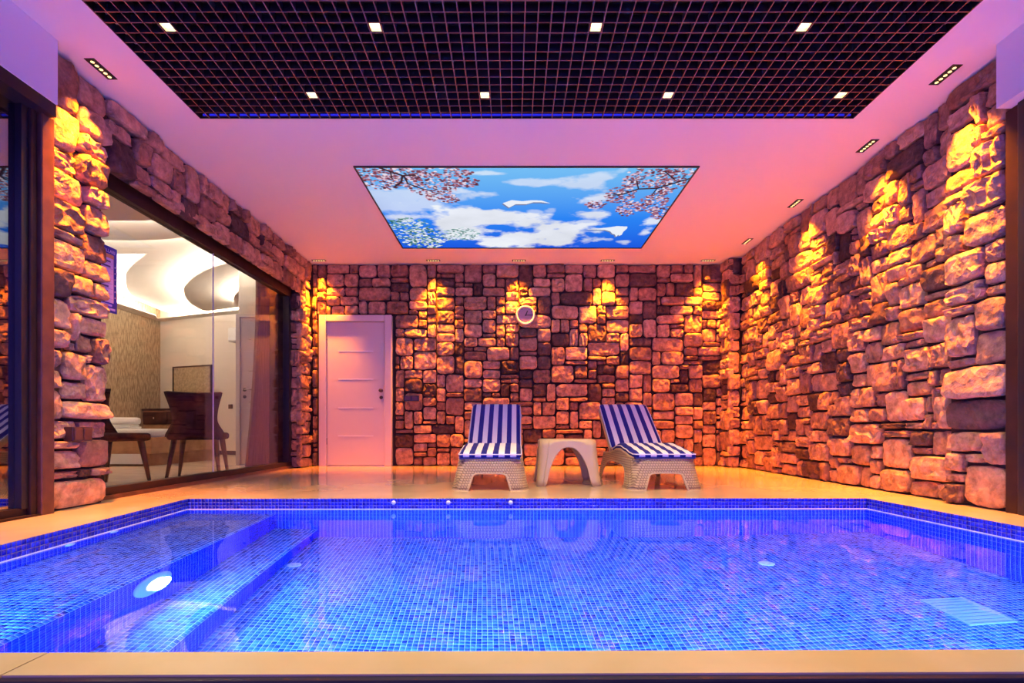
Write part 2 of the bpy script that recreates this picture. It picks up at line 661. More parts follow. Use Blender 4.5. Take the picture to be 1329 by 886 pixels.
nm = {'bench_top': 'bench_mosaic', 'bench_riser': 'bench_riser_mosaic', 'step_top': 'step_mosaic', 'step_riser': 'step_riser_mosaic',
      'pool_floor': 'pool_floor_mosaic', 'back_pool_wall': 'back_mosaic', 'right_pool_wall': 'side_mosaic', 'left_pool_wall': 'bench_side_mosaic',
      'near_pool_wall': 'front_mosaic'}
shell, shellw = MB(), MB()
for k, (key, qs) in enumerate(bq.items()):
    if key in ('back_pool_wall',):
        qs = [(qs[0][1], qs[0][0], qs[0][3], qs[0][2])]
    if key == 'right_pool_wall':
        a, b, c, d = qs[0]
        qs = [(b, a, d, c)]
    if key == 'left_pool_wall':
        a, b, c, d = qs[0]
        qs = [(b, a, d, c)]
    if key == 'near_pool_wall':
        a, b, c, d = qs[0]
        qs = [(b, a, d, c)]
    for qd in qs:
        (shell if key in ('bench_top', 'step_top', 'pool_floor') else shellw).add(qd, [(0, 1, 2, 3)])
    floorish = key in ('bench_top', 'step_top', 'pool_floor')
    tq = []
    for qd in qs:                                   # make every tile face look into the pool
        P = [Vector(p) for p in qd]
        n = (P[1] - P[0]).cross(P[3] - P[0])
        c = (P[0] + P[1] + P[2] + P[3]) / 4
        to = Vector((0.4, 2.4, 0.0)) - c
        if floorish:
            to = Vector((0.0, 0, 1))
        tq.append(qd if n.dot(to) > 0 else (qd[1], qd[0], qd[3], qd[2]))
    tiles(nm[key], tq, M_TILE_F if floorish else M_TILE_W, basin, seed=k + 3)
ob('grout_bed', shell, M_GROUT, basin, fix=False)
ob('grout_bed', shellw, M_GROUTB, basin, fix=False)
# pale strip painting in the bright reflection line at the water's edge
wl = MB()
for a, b in ((BL, BR), (FR, BR), (FL, BL)):
    a, b = Vector((*a, 0)), Vector((*b, 0))
    d = (b - a).normalized()
    n = Vector((-d.y, d.x, 0))
    if n.dot(Vector((0.3, 2.4, 0)) - a) < 0:
        n = -n
    wl.add([a + n * 0.002 + Vector((0, 0, WATER - .003)), b + n * 0.002 + Vector((0, 0, WATER - .003)), b + n * 0.002 + Vector((0, 0, WATER + .006)), a + n * 0.002 + Vector((0, 0, WATER + .006)),
            a + Vector((0, 0, WATER - .003)), b + Vector((0, 0, WATER - .003)), b + Vector((0, 0, WATER + .006)), a + Vector((0, 0, WATER + .006))],
           [(0, 1, 2, 3), (0, 1, 5, 4), (3, 2, 6, 7)])
ob('waterline_glint', wl, M_WHITEPL, basin)
wm = MB()
wm.add([(FL[0], FL[1], WATER), (FR[0], FR[1], WATER), (BR[0], BR[1], WATER), (BL[0], BL[1], WATER)], [(0, 1, 2, 3)])
water = ob('pool_water', wm, M_WATER, fix=False)
water['kind'] = 'stuff'
water['label'] = 'calm clear water filling the blue mosaic pool'

# fittings in the pool


def light(name, kind, loc, rot, energy, col, parent=None, **kw):
    d = bpy.data.lights.new(name, kind)
    d.energy = energy
    d.color = col
    for k, v in kw.items():
        setattr(d, k, v)
    o = link(name, d, parent)
    o.location = loc
    o.rotation_euler = rot
    return o


def pool_lamp(label, loc, rz, k=1.0, group=None, dip=0):
    """round underwater lamp; local +x looks into the water"""
    t = thing('pool_lamp', label, 'lamp', loc, rz, group)
    ob('lamp_ring', MB().lathe([(0.135, 0.0), (0.135, 0.008), (0.12, 0.016), (0.085, 0.02), (0.07, 0.018), (0.07, 0.0)], 40, 'x'), M_LAMPRING, t, True)
    ob('lamp_lens', MB().lathe([(0.068, 0.004), (0.066, 0.02), (0.05, 0.026), (0.02, 0.029)], 32, 'x'), M_LAMP, t, True)
    light('lamp_light', 'AREA', (0.04, 0, 0), (0, R(-90 + dip), 0), POOL_W * k, POOL_COL, t, shape='DISK', size=0.14)
    return t


bench_rz = math.atan2(b1[1] - b0[1], b1[0] - b0[0]) - PI / 2
pool_lamp('glowing round underwater lamp set in the bench riser', (-1.598, 2.275, -0.467), bench_rz, .5)
for x, where in ((-0.4, 'nearest the step'), (0.95, 'midway along it'), (2.25, 'nearest the long stone wall')):  # unseen lamps added on the near wall to light the pool
    pool_lamp('added unseen underwater lamp in the near pool wall, ' + where, (x, 1.165 + .0075 * x, -0.48), PI / 2, dip=28, group='added unseen lamps in the near pool wall')


nb = thing('bench_fill_lamp', 'added unseen fill lamp over the bench in the near pool wall', 'lamp', (-1.80, 1.156, -.18), PI / 2)  # unseen lamp added to brighten the bench top
ob('lamp_ring', MB().lathe([(0.06, 0.0), (0.06, 0.006), (0.04, 0.012), (0.035, 0.0)], 28, 'x'), M_LAMPRING, nb, True)
ob('lamp_lens', MB().lathe([(0.034, 0.002), (0.03, 0.012), (0.01, 0.014)], 24, 'x'), M_LAMP, nb, True)
light('lamp_light', 'AREA', (0.02, 0, 0), (0, R(-90), 0), POOL_W * .7, POOL_COL, nb, shape='DISK', size=0.06)


def disc(name, label, cat, loc, r=0.05, group=None):
    t = thing(name, label, cat, loc, 0, group)
    ob('flange', MB().lathe([(r, 0), (r, 0.004), (r * .8, 0.009), (r * .45, 0.010), (r * .4, 0.006)], 24, 'z'), M_WHITEPL, t, True)
    ob('nozzle', MB().lathe([(r * .36, 0.004), (r * .34, 0.012), (r * .1, 0.013)], 16, 'z'), M_WHITEPL, t, True)
    return t


disc('floor_inlet', 'round white floor inlet beside the foot of the pool step', 'inlet', (-1.322, 3.11, FLOORZ), .042)
disc('floor_inlet', 'round white floor inlet out on the open pool floor', 'inlet', (1.55, 3.12, FLOORZ), .048)
g = thing('main_drain', 'square white slotted main drain cover on the pool floor', 'drain', (2.11, 2.38, FLOORZ), 0)
M_DRAIN = mat('drain_plastic', (0.40, 0.42, 0.62), 0.5)
M_DRAINLOW = mat('drain_slot', (0.10, 0.14, 0.34), 0.6)
ob('drain_frame', MB().box(-.105, .105, -.14, -.128, .001, .012).box(-.105, .105, .128, .14, .001, .012).box(-.105, -.093, -.128, .128, .001, .012).box(.093, .105, -.128, .128, .001, .012), M_DRAIN, g)
for k in range(8):
    y = -.1085 + k * .031
    ob('grate_bar', bx(-.093, .093, y - .0105, y + .0105, .001, .010), M_DRAIN, g)
ob('drain_plate', bx(-.093, .093, -.128, .128, .0, .003), M_DRAINLOW, g)
for k, x in enumerate((-0.866, -0.466, -0.01)):
    t = thing('wall_hook', 'small round pale fitting on the far pool wall, %s' % ['under the white door side', 'between door and lounger, middle of three', 'in front of the first lounger'][k], 'fitting', (x, 3.752, -0.03))
    ob('rosette', MB().lathe([(.016, -.005), (.016, -.012), (.008, -.018)], 16, 'y'), M_WHITEPL, t, True)
for k, (y, lab) in enumerate(((2.62, 'round return fitting on the side wall above the bench, nearer one'), (2.95, 'round return fitting on the side wall above the bench, farther one'))):
    x = FL[0] + (BL[0] - FL[0]) * (y - FL[1]) / (BL[1] - FL[1])
    t = thing('return_fitting', lab, 'fitting', (x + .002, y, -0.115))
    ob('rosette', MB().lathe([(.03, 0), (.03, .006), (.018, .012)], 20, 'x'), M_WHITEPL, t, True)

# ------------------------------------------------------------------ stone walls
VAR = []


def stone_variants(n=40):
    """rock-faced blocks: unit outline, unit depth; the face is a chipped relief that falls away to rounded arrises"""
    from mathutils import noise
    rng = random.Random(11)
    for k in range(n):
        us = [-.5, -.465, -.36, -.22, -.08, .08, .22, .36, .465, .5]
        vs = [-.5, -.45, -.3, -.1, .1, .3, .45, .5]
        nu, nv = len(us), len(vs)
        off = Vector((rng.uniform(0, 99), rng.uniform(0, 99), k * 3.7))
        tilt = (rng.uniform(-.25, .25), rng.uniform(-.3, .3))
        cr = [(rng.uniform(.04, .16), rng.uniform(.05, .22)) for _ in range(4)]      # corner cut-backs
        rough = rng.uniform(.16, .42)
        verts, faces, idx = [], [], {}
        for j, v in enumerate(vs):
            for i, u in enumerate(us):
                edge = i in (0, nu - 1) or j in (0, nv - 1)
                q = (2 if v > 0 else 0) + (1 if u > 0 else 0)
                tu, tv = max(0, (abs(u) - .25) / .25), max(0, (abs(v) - .2) / .3)
                x = u * (1 - cr[q][0] * tv ** 3)
                y = v * (1 - cr[q][1] * tu ** 3)
                w = noise.noise(Vector((u * 3.2, v * 2.6, 1.0)) + off)
                w2 = noise.noise(Vector((u * 3.0, v * 2.4, 9.0)) + off)
                x += .035 * w
                y += .06 * w2
                x, y = max(-.51, min(.51, x)), max(-.51, min(.51, y))
                f = noise.noise(Vector((u * 5.5, v * 4.0, 4.0)) + off)
                f2 = abs(noise.noise(Vector((u * 9.0, v * 6.5, 7.0)) + off))
                rim = max(abs(u) * 2, abs(v) * 2)
                h = .88 + tilt[0] * u + tilt[1] * v + rough * f - rough * .8 * f2 - .10 * max(0, rim - .7) / .3
                if edge:
                    h = .48 + .16 * f
                idx[i, j] = len(verts)
                verts.append((x, y, max(.3, h)))
        for j in range(nv - 1):
            for i in range(nu - 1):
                a, b, c, d = idx[i, j], idx[i + 1, j], idx[i + 1, j + 1], idx[i, j + 1]
                if rng.random() < .5:
                    faces += [(a, b, c), (a, c, d)]
                else:
                    faces += [(a, b, d), (b, c, d)]
        loop = [(i, 0) for i in range(nu)] + [(nu - 1, j) for j in range(1, nv)] + [(i, nv - 1) for i in range(nu - 2, -1, -1)] + [(0, j) for j in range(nv - 2, 0, -1)]
        base = []
        for c in loop:
            x, y, h = verts[idx[c]]
            base.append(len(verts))
            verts.append((x * .985, y * .985, -0.05))
        for a in range(len(loop)):
            b = (a + 1) % len(loop)
            faces.append((idx[loop[b]], idx[loop[a]], base[a], base[b]))
        m = MB()
        m.add(verts, faces)
        VAR.append(m.mesh('stone', M_STONE, smooth=k % 3 != 0, fix=False))


stone_variants()
SIZES = [((4, 2), 13), ((3, 2), 10), ((5, 3), 8), ((5, 2), 7), ((4, 3), 9), ((3, 3), 8), ((6, 3), 5), ((2, 3), 5), ((2, 2), 5), ((3, 4), 3), ((2, 4), 2), ((4, 4), 2), ((5, 4), 2), ((7, 3), 2), ((3, 1), 4), ((4, 1), 4), ((5, 1), 2), ((2, 1), 4), ((1, 2), 2), ((1, 1), 2)]


def pack(w, h, cell, blocked, rng):
    nx, ny = max(1, round(w / cell)), max(1, round(h / cell))
    cw, ch = w / nx, h / ny
    occ = [[blocked((i + .5) * cw, (j + .5) * ch) for j in range(ny)] for i in range(nx)]
    out = []
    pool = [s for s, k in SIZES for _ in range(k)]
    for j in range(ny):
        for i in range(nx):
            if occ[i][j]:
                continue
            a, b = rng.choice(pool)
            ww = 0
            while ww < a and i + ww < nx and not occ[i + ww][j]:
                ww += 1
            if i + ww < nx and not occ[i + ww][j] and (i + ww + 1 >= nx or occ[i + ww + 1][j]):
                ww += 1                                     # no one-cell slivers
            hh = 1
            while hh < b and j + hh < ny and all(not occ[i + q][j + hh] for q in range(ww)):
                hh += 1
            if j + hh == ny - 1 and all(not occ[i + q][ny - 1] for q in range(ww)):
                hh += 1
            for p in range(ww):
                for q in range(hh):
                    occ[i + p][j + q] = True
            out.append((i * cw, j * ch, ww * cw, hh * ch))
    return out


def stones(parent, O, U, V, rects, rng, depth=(0.045, 0.095), limit=300, joint=0.008):
    """stone objects laid on the plane O + u*U + v*V; the normal is U x V"""
    U, V = Vector(U).normalized(), Vector(V).normalized()
    N = U.cross(V)
    O = Vector(O)
    rects = sorted(rects, key=lambda r: -r[2] * r[3])
    rest = MB()
    for k, (u, v, w, h) in enumerate(rects):
        c = O + U * (u + w / 2) + V * (v + h / 2)
        a = R(rng.uniform(-1.6, 1.6))
        u2 = U * math.cos(a) + V * math.sin(a)
        v2 = -U * math.sin(a) + V * math.cos(a)
        sx, sy = w - joint * rng.uniform(1.2, 2.6), h - joint * rng.uniform(1.2, 2.6)
        d = rng.uniform(*depth)
        if rng.random() < .5:
            u2, v2 = -u2, -v2
        mtx = Matrix(((u2.x * sx, v2.x * sy, N.x * d, c.x), (u2.y * sx, v2.y * sy, N.y * d, c.y), (u2.z * sx, v2.z * sy, N.z * d, c.z), (0, 0, 0, 1)))
        me = VAR[rng.randrange(len(VAR))]
        if k < limit:
            o = link('stone', me, parent)
            o.matrix_local = mtx
        else:
            rest.add([mtx @ x.co for x in me.vertices], [tuple(p.vertices) for p in me.polygons])
    if rest.v:
        o = ob('small_stones', rest, M_STONE, parent, True, fix=False)
        o['kind'] = 'stuff'


DEP = 0.06
# back wall, with a recess for the white door
rng = random.Random(3)
wall_back = struct('wall_back', bx(-3.0, 3.2, WY + .045, WY + .35, -.05, 3.3), M_MORTAR)
DX0, DX1, DZ = -2.70, -1.66, 2.115
bw0, bw1 = -2.79, 3.05
stones(wall_back, (bw0, WY + .05, 0), (1, 0, 0), (0, 0, 1),
       pack(bw1 - bw0, CEIL, 0.064, lambda u, v: DX0 < u + bw0 < DX1 and v < DZ, rng), rng)
# right wall, its corner pier and near pier
wall_right = sgroup('wall_right')
wr = MB()
wr.box(WX1 + .045, WX1 + .35, 3.1, 7.2, -.05, 3.3)
wr.box(3.05, WX1 + .06, 3.12, 3.555, -.05, CEIL + .05)
wr.box(2.955, WX1 + .06, 6.905, 7.19, -.05, CEIL + .05)
ob('mortar_bed', wr, M_MORTAR, wall_right)
rng = random.Random(21)
ry0, ry1 = 3.56, 6.85
stones(wall_right, (WX1 + .05, ry1, 0), (0, -1, 0), (0, 0, 1), pack(ry1 - ry0, CEIL, 0.063, lambda u, v: False, rng), rng, limit=230)
stones(wall_right, (3.055, 3.56, 0), (0, -1, 0), (0, 0, 1), pack(.44, CEIL, 0.07, lambda u, v: False, rng), rng)
stones(wall_right, (2.96, 7.15, 0), (0, -1, 0), (0, 0, 1), pack(.30, CEIL, 0.07, lambda u, v: False, rng), rng)
stones(wall_right, (2.90, 6.91, 0), (1, 0, 0), (0, 0, 1), pack(.16, CEIL, 0.075, lambda u, v: False, rng), rng)
# left wall: near pier, lintel over the window, far jamb
WIN0, WIN1, WINZ, WINX = 3.55, 6.79, 2.32, -2.955
wall_left = sgroup('wall_left')
wlm = MB()
wlm.box(-3.10, WX0 - .05, 3.06, WIN0, -.05, 3.3)
wlm.box(-3.10, WX0 - .05, WIN1 + .05, 7.2, -.05, 3.3)
wlm.box(-3.10, WX0 - .05, WIN0, WIN1 + .05, WINZ + .05, 3.3)
ob('mortar_bed', wlm, M_MORTAR, wall_left)
rng = random.Random(5)
ly0 = 3.06
stones(wall_left, (WX0 - .05, ly0, 0), (0, 1, 0), (0, 0, 1),
       pack(7.14 - ly0, CEIL, 0.062, lambda u, v: WIN0 < u + ly0 < WIN1 and v < WINZ, rng), rng)
stones(wall_left, (-2.955, WIN1 + .055, 0), (1, 0, 0), (0, 0, 1), pack(.155, WINZ, 0.075, lambda u, v: False, rng), rng)
under = []
y = 0.0
while y < WIN1 - WIN0 - .05:
    w = min(rng.uniform(.22, .42), WIN1 - WIN0 - y)
    under.append((y, 0, w, .15))
    y += w
stones(wall_left, (WX0, WIN0, WINZ + .055), (0, 1, 0), (-1, 0, 0), under, rng)

# ------------------------------------------------------------------ ceiling with the dark grid
GX0, GX1, GY0, GY1 = -2.32, 2.54, 1.20, 3.81
PX0, PX1, PY0, PY1 = -1.38, 1.635, 4.51, 6.50
ce = MB()
for a in ((-3.12, 3.35, GY1, 7.2), (-3.12, 3.35, 0.85, GY0), (-3.12, GX0, GY0, GY1), (GX1, 3.35, GY0, GY1)):
    ce.box(*a, CEIL, CEIL + .10)
struct('ceiling', ce, M_WHITE)
struct('roof', bx(-3.2, 3.5, .8, 7.4, 3.3, 3.5), M_VOID)
pl = MB()
pl.box(GX0 - .06, GX0 - .01, GY0 - .05, GY1 + .05, CEIL + .1, 3.3).box(GX1 + .01, GX1 + .06, GY0 - .05, GY1 + .05, CEIL + .1, 3.3)
pl.box(GX0 - .05, GX1 + .05, GY1 + .01, GY1 + .06, CEIL + .1, 3.3).box(GX0 - .05, GX1 + .05, GY0 - .06, GY0 - .01, CEIL + .1, 3.3)
struct('ceiling_plenum', pl, M_VOID)
grid = sgroup('ceiling_grid')
NXC = 65
PIT = (GX1 - GX0) / NXC
NYC = int((GY1 - GY0) / PIT)
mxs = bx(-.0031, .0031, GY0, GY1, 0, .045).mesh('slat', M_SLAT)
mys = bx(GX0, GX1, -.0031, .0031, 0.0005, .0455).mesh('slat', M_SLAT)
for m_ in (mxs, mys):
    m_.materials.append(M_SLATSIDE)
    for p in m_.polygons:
        p.material_index = 0 if p.normal.z < -.5 else 1  # lit bottom edge and shaded sides put into the slat colours
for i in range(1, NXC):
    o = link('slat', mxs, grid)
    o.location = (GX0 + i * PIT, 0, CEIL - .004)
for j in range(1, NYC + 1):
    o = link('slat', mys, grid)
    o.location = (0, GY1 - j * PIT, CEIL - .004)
fr = MB()
fr.box(GX0, GX0 + .006, GY0, GY1, CEIL - .004, CEIL + .05).box(GX1 - .006, GX1, GY0, GY1, CEIL - .004, CEIL + .05)
fr.box(GX0, GX1, GY1 - .006, GY1, CEIL - .004, CEIL + .05).box(GX0, GX1, GY0, GY0 + .006, CEIL - .004, CEIL + .05)
ob('grid_frame', fr, M_BLACK, grid)
bl = thing('led_strip', 'blue light strip glowing along the far edge of the ceiling grid', 'light strip', (0, GY1 - .014, CEIL + .010))
ob('led_tape', bx(GX0 + .03, GX1 - .03, -.004, .004, 0, .012), M_BLUELED, bl)
ob('led_channel', bx(GX0 + .02, GX1 - .02, .004, .0065, -.004, .016), M_BLACK, bl)

# square downlights that each fill one grid cell
ORD = ['first', 'second', 'third', 'fourth']
dl = None
for row, (Y, xs) in enumerate(((2.92, (-1.99, -.766, .4525, 1.678)), (3.52, (-1.38, -.159, 1.061, 2.288)), (1.72, (-1.99, -.766, .4525, 1.678)))):
    for k, x in enumerate(xs):
        i = math.floor((x - GX0) / PIT)
        j = math.floor((GY1 - Y) / PIT)
        loc = (GX0 + (i + .5) * PIT, GY1 - (j + .5) * PIT, CEIL)
        lab = '%s lit grid downlight from the glass-door side, row %s' % (ORD[k], ['two in from the sky panel', 'next to the sky panel', 'over the near coping'][row])
        if dl is None:
            dl = thing('grid_downlight', lab, 'downlight', loc, 0, 'downlights in the ceiling grid')
            h = .032
            tr = MB().box(-h, h, -h, -h + .003, 0, .05).box(-h, h, h - .003, h, 0, .05).box(-h, -h + .003, -h, h, 0, .05).box(h - .003, h, -h, h, 0, .05)
            ob('reflector', tr, M_REFLECT, dl)
            ob('lens', bx(-h + .004, h - .004, -h + .004, h - .004, .018, .024), M_DOWN, dl)
            light('bulb', 'SPOT', (0, 0, .012), (0, 0, 0), DOWN_W, DOWN_COL, dl, spot_size=R(95), spot_blend=.7, shadow_soft_size=.025)
        else:
            c = copy_tree(dl)
            c.location = loc
            c['label'] = lab

# linear recessed wall washers
FIX = [((-2.64, 7.0), 0, 'above the white door by the corner', 0), ((-1.076, 7.0), 0, 'on the ceiling just beyond the white door', 0), ((.095, 7.0), 0, 'above the round wall clock', 0), ((1.308, 7.0), 0, 'above the second lounger', 0),
       ((2.68, 7.0), 0, 'at the corner pier of the far wall', 0),
       ((2.89, 6.29), 1, 'farthest along the long stone wall', 0), ((2.90, 5.24), 1, 'second from the corner over the long stone wall', 0), ((2.90, 4.18), 1, 'third from the corner over the long stone wall', 0),
       ((2.83, 3.344), 1, 'over the stone pier beside the dark post', 0), ((-2.64, 3.29), 1, 'over the stone pier beside the glass door', 0)]
fx = None
for (x, y), rot, where, _ in FIX:
    lab = 'black slot spotlight in white ceiling, ' + where
    if fx is None:
        fx = thing('ceiling_spotlight', lab, 'spotlight', (x, y, CEIL), 0, 'slot spotlights around the ceiling')
        ob('trim_plate', bx(-.095, .095, -.032, .032, -.004, .02), M_BLACK, fx)
        for k in range(5):
            ob('led', MB().lathe([(.011, -.0045), (.011, -.0065), (.006, -.007)], 10, 'z', (-.068 + .034 * k, 0, 0)), M_LED, fx)
        light('beam', 'SPOT', (0, 0, -.012), (R(4), 0, 0), SPOT_W, SPOT_COL, fx, spot_size=R(65), spot_blend=1.0, shadow_soft_size=.03)
        cur = fx
    else:
        cur = copy_tree(fx)
        cur.location = (x, y, CEIL)
        cur['label'] = lab
    cur.rotation_euler = (0, 0, 0 if not rot else R(-90) if x > 0 else R(90))


# ------------------------------------------------------------------ backlit sky panel
def fbm(x, y, seed, octv=5):
    rng = np.random.default_rng(seed)
    out = np.zeros_like(x)
    amp, tot = 1.0, 0
    for o in range(octv):
        n = 4 * 2 ** o
        g = rng.random((n * 2 + 3, n * 2 + 3))
        fx_, fy_ = np.clip(x, 0, 1.999) * n, np.clip(y, 0, 1.999) * n
        i, j = fx_.astype(int), fy_.astype(int)
        a, b = fx_ - i, fy_ - j
        a, b = a * a * (3 - 2 * a), b * b * (3 - 2 * b)
        out += amp * ((g[i, j] * (1 - a) + g[i + 1, j] * a) * (1 - b) + (g[i, j + 1] * (1 - a) + g[i + 1, j + 1] * a) * b)
        tot += amp
        amp *= .55
    return out / tot


def lin(c):
    c = np.array(c, float) / 255
    return np.where(c < .04045, c / 12.92, ((c + .055) / 1.055) ** 2.4)


def seg_dist(u, v, pts, asp=1.5):
    d = np.full(u.shape, 9.0)
    for (a, b), (c, e) in zip(pts[:-1], pts[1:]):
        ax, ay, bx_, by_ = a * asp, b, c * asp, e
        dx, dy = bx_ - ax, by_ - ay
        t = np.clip(((u * asp - ax) * dx + (v - ay) * dy) / (dx * dx + dy * dy + 1e-9), 0, 1)
        d = np.minimum(d, np.hypot(u * asp - ax - t * dx, v - ay - t * dy))
    return d


def in_poly(u, v, pts):
    ins = np.zeros(u.shape, bool)
    n = len(pts)
    for k in range(n):
        (x1, y1), (x2, y2) = pts[k], pts[(k + 1) % n]
        c = ((y1 > v) != (y2 > v)) & (u < (x2 - x1) * (v - y1) / (y2 - y1 + 1e-12) + x1)
        ins ^= c
    return ins


def paint_sky(nu, nv):
    u, v = np.meshgrid(np.linspace(0, 1, nu), np.linspace(0, 1, nv), indexing='ij')
    a, b, c = lin((120, 195, 250)), lin((45, 135, 250)), lin((30, 90, 230))
    w = np.clip(v / .55, 0, 1)[..., None]
    w2 = np.clip((v - .55) / .45, 0, 1)[..., None]
    col = (a * (1 - w) + b * w) * (1 - w2) + c * w2
    n1, n2 = fbm(u, v * .7, 1, 6), fbm(u + .3, v * .8, 2, 6)
    n3 = fbm(u * 1.9, v * 1.9, 9, 6)
    clouds = [(.284, .562, .206, .133, 1), (.454, .891, .176, .155, 1), (.645, .853, .139, .194, 1), (.361, .256, .112, .064, .7), (.696, .148, .114, .078, .65), (.495, .153, .083, .039, .6),
              (.712, .306, .069, .059, .8), (.747, .476, .120, .063, .9), (.965, .576, .034, .064, .8), (.975, .748, .026, .071, .8), (.536, .497, .026, .068, .5), (.728, .601, .030, .028, .7),
              (.080, .567, .085, .080, .8), (.09, .344, .12, .16, .6), (.387, .058, .058, .018, .6), (.92, .90, .03, .05, .7), (.56, .60, .03, .05, .5), (.60, .44, .025, .04, .4)]
    dens = np.zeros_like(u)
    for uc, vc, ru, rv, k in clouds:
        d = np.sqrt(((u - uc) / ru) ** 2 + ((v - vc) / rv) ** 2)
        x = .88 - d + (n1 - .5) * 3.6 + (n3 - .5) * 3.2
        dens = np.maximum(dens, k * np.clip(x * 1.7, 0, 1))
    wc = lin((238, 242, 253)) * (.72 + .5 * n2)[..., None]
    col = col * (1 - dens[..., None]) + np.clip(wc, 0, 1) * dens[..., None]
    rs = np.random.default_rng(5)

    def blob(uc, vc, ru, rv, cc, jag=.5):
        nonlocal col
        i0, i1 = max(0, int((uc - 1.6 * ru) * nu)), min(nu, int((uc + 1.6 * ru) * nu) + 2)
        j0, j1 = max(0, int((vc - 1.6 * rv) * nv)), min(nv, int((vc + 1.6 * rv) * nv) + 2)
        if i1 <= i0 or j1 <= j0:
            return
        U, V_ = u[i0:i1, j0:j1], v[i0:i1, j0:j1]
        d = np.sqrt(((U - uc) / ru) ** 2 + ((V_ - vc) / rv) ** 2)
        m = np.clip((1 - d) * 3, 0, 1)[..., None]
        col[i0:i1, j0:j1] = col[i0:i1, j0:j1] * (1 - m) + cc * m
    pink = [(.050, .105, .061, .100), (.117, .060, .068, .054), (.198, .169, .084, .092), (.255, .047, .076, .042), (.247, .305, .033, .044), (.317, .140, .037, .045), (.191, .298, .015, .037),
            (.832, .102, .028, .090), (.811, .264, .045, .085), (.744, .378, .032, .043), (.861, .423, .035, .088), (.931, .362, .045, .101), (.933, .050, .070, .039), (.984, .472, .033, .075), (.936, .147, .068, .058), (.948, .227, .024, .035)]
    greens = [(.069, .641, .077, .094), (.120, .801, .116, .105), (.101, .919, .082, .080), (.266, .770, .060, .092)]
    pc = [lin(c) for c in ((225, 185, 208), (172, 105, 122), (135, 65, 82), (100, 48, 62), (240, 226, 238), (152, 84, 102))]
    for uc, vc, ru, rv in pink:
        k = int(30000 * ru * rv) + 26
        for _ in range(k):
            q, r_ = rs.uniform(0, 6.28), math.sqrt(rs.uniform(0, 1.25))
            s = rs.uniform(.0035, .0075)
            blob(uc + ru * r_ * math.cos(q), vc + rv * r_ * math.sin(q), s, s * 1.5 * rs.uniform(.7, 1.1), pc[rs.integers(0, 6)])
    gc = [lin(c) for c in ((240, 246, 250), (215, 232, 236), (70, 130, 120), (120, 170, 165), (250, 252, 255), (45, 100, 95), (190, 215, 225))]
    for uc, vc, ru, rv in greens:
        k = int(ru * rv * 22000) + 30
        for _ in range(k):
            q, r_ = rs.uniform(0, 6.28), math.sqrt(rs.uniform(0, 1.15))
            s = rs.uniform(.004, .009)
            blob(uc + ru * r_ * math.cos(q), vc + rv * r_ * math.sin(q), s, s * 1.3 * rs.uniform(.6, 1.1), gc[rs.integers(0, 7)])
    bark = lin((60, 35, 45))
    for pts, wd in (([(.059, -.01), (.096, .04), (.127, .076), (.164, .07)], .008), ([(.127, .076), (.114, .139), (.086, .185)], .007), ([(.131, .076), (.133, .152), (.161, .192), (.20, .23)], .006), ([(.096, .04), (.091, .101)], .005),
                    ([(1.019, .082), (.97, .139), (.919, .199), (.861, .206), (.818, .261), (.79, .27)], .008), ([(.861, .206), (.842, .126)], .005), ([(.919, .199), (.915, .269)], .005), ([(.957, .114), (.913, .04)], .005)):
        m = np.clip((wd - seg_dist(u, v, pts)) / .003, 0, 1)[..., None]
        col = col * (1 - m) + bark * m
    wh = lin((240, 245, 255))
    for poly in ([(.426, .36), (.448, .413), (.47, .372), (.507, .372), (.53, .350), (.556, .350), (.588, .362), (.556, .330), (.525, .326), (.493, .338), (.457, .325)],
                 [(.727, .699), (.788, .690), (.827, .672), (.854, .655), (.894, .662), (.896, .69), (.889, .74), (.889, .787), (.880, .80), (.876, .785), (.871, .819), (.862, .78), (.850, .77), (.839, .736), (.815, .712), (.78, .706)]):
        m = in_poly(u, v, poly)
        edge = in_poly(u + .003, v - .012, poly) & ~m
        col[edge] = lin((120, 130, 170))
        col[m] = wh
    return np.clip(col, 0, 1)


NU, NV = 600, 400
skc = paint_sky(NU, NV)
sp_t = thing('sky_light_panel', 'backlit ceiling panel printed with blue sky, clouds, blossom branches and white birds', 'light panel', ((PX0 + PX1) / 2, (PY0 + PY1) / 2, CEIL))
hw, hd = (PX1 - PX0) / 2, (PY1 - PY0) / 2
me = bpy.data.meshes.new('printed_sheet')
xs, ys = np.meshgrid(np.linspace(-hw, hw, NU), np.linspace(-hd, hd, NV), indexing='ij')
co = np.stack([xs, ys, np.full_like(xs, -.004)], -1).reshape(-1)
ii = np.arange(NU * NV).reshape(NU, NV)
fq = np.stack([ii[:-1, :-1], ii[:-1, 1:], ii[1:, 1:], ii[1:, :-1]], -1).reshape(-1)
nf = (NU - 1) * (NV - 1)
me.vertices.add(NU * NV)
me.vertices.foreach_set('co', co.astype(np.float32))
me.loops.add(nf * 4)
me.loops.foreach_set('vertex_index', fq.astype(np.int32))
me.polygons.add(nf)
me.polygons.foreach_set('loop_start', np.arange(0, nf * 4, 4, dtype=np.int32))
me.polygons.foreach_set('loop_total', np.full(nf, 4, dtype=np.int32))
me.update(calc_edges=True)
ca = me.color_attributes.new('print', 'FLOAT_COLOR', 'POINT')
ca.data.foreach_set('color', np.concatenate([skc, np.ones((NU, NV, 1))], -1).reshape(-1).astype(np.float32))
me.materials.append(print_material())
link('printed_sheet', me, sp_t)
e = .014
ob('panel_frame', MB().box(-hw - e, hw + e, -hd - e, -hd, -.012, 0).box(-hw - e, hw + e, hd, hd + e, -.012, 0).box(-hw - e, -hw, -hd, hd, -.012, 0).box(hw, hw + e, -hd, hd, -.012, 0), M_BLACK, sp_t)

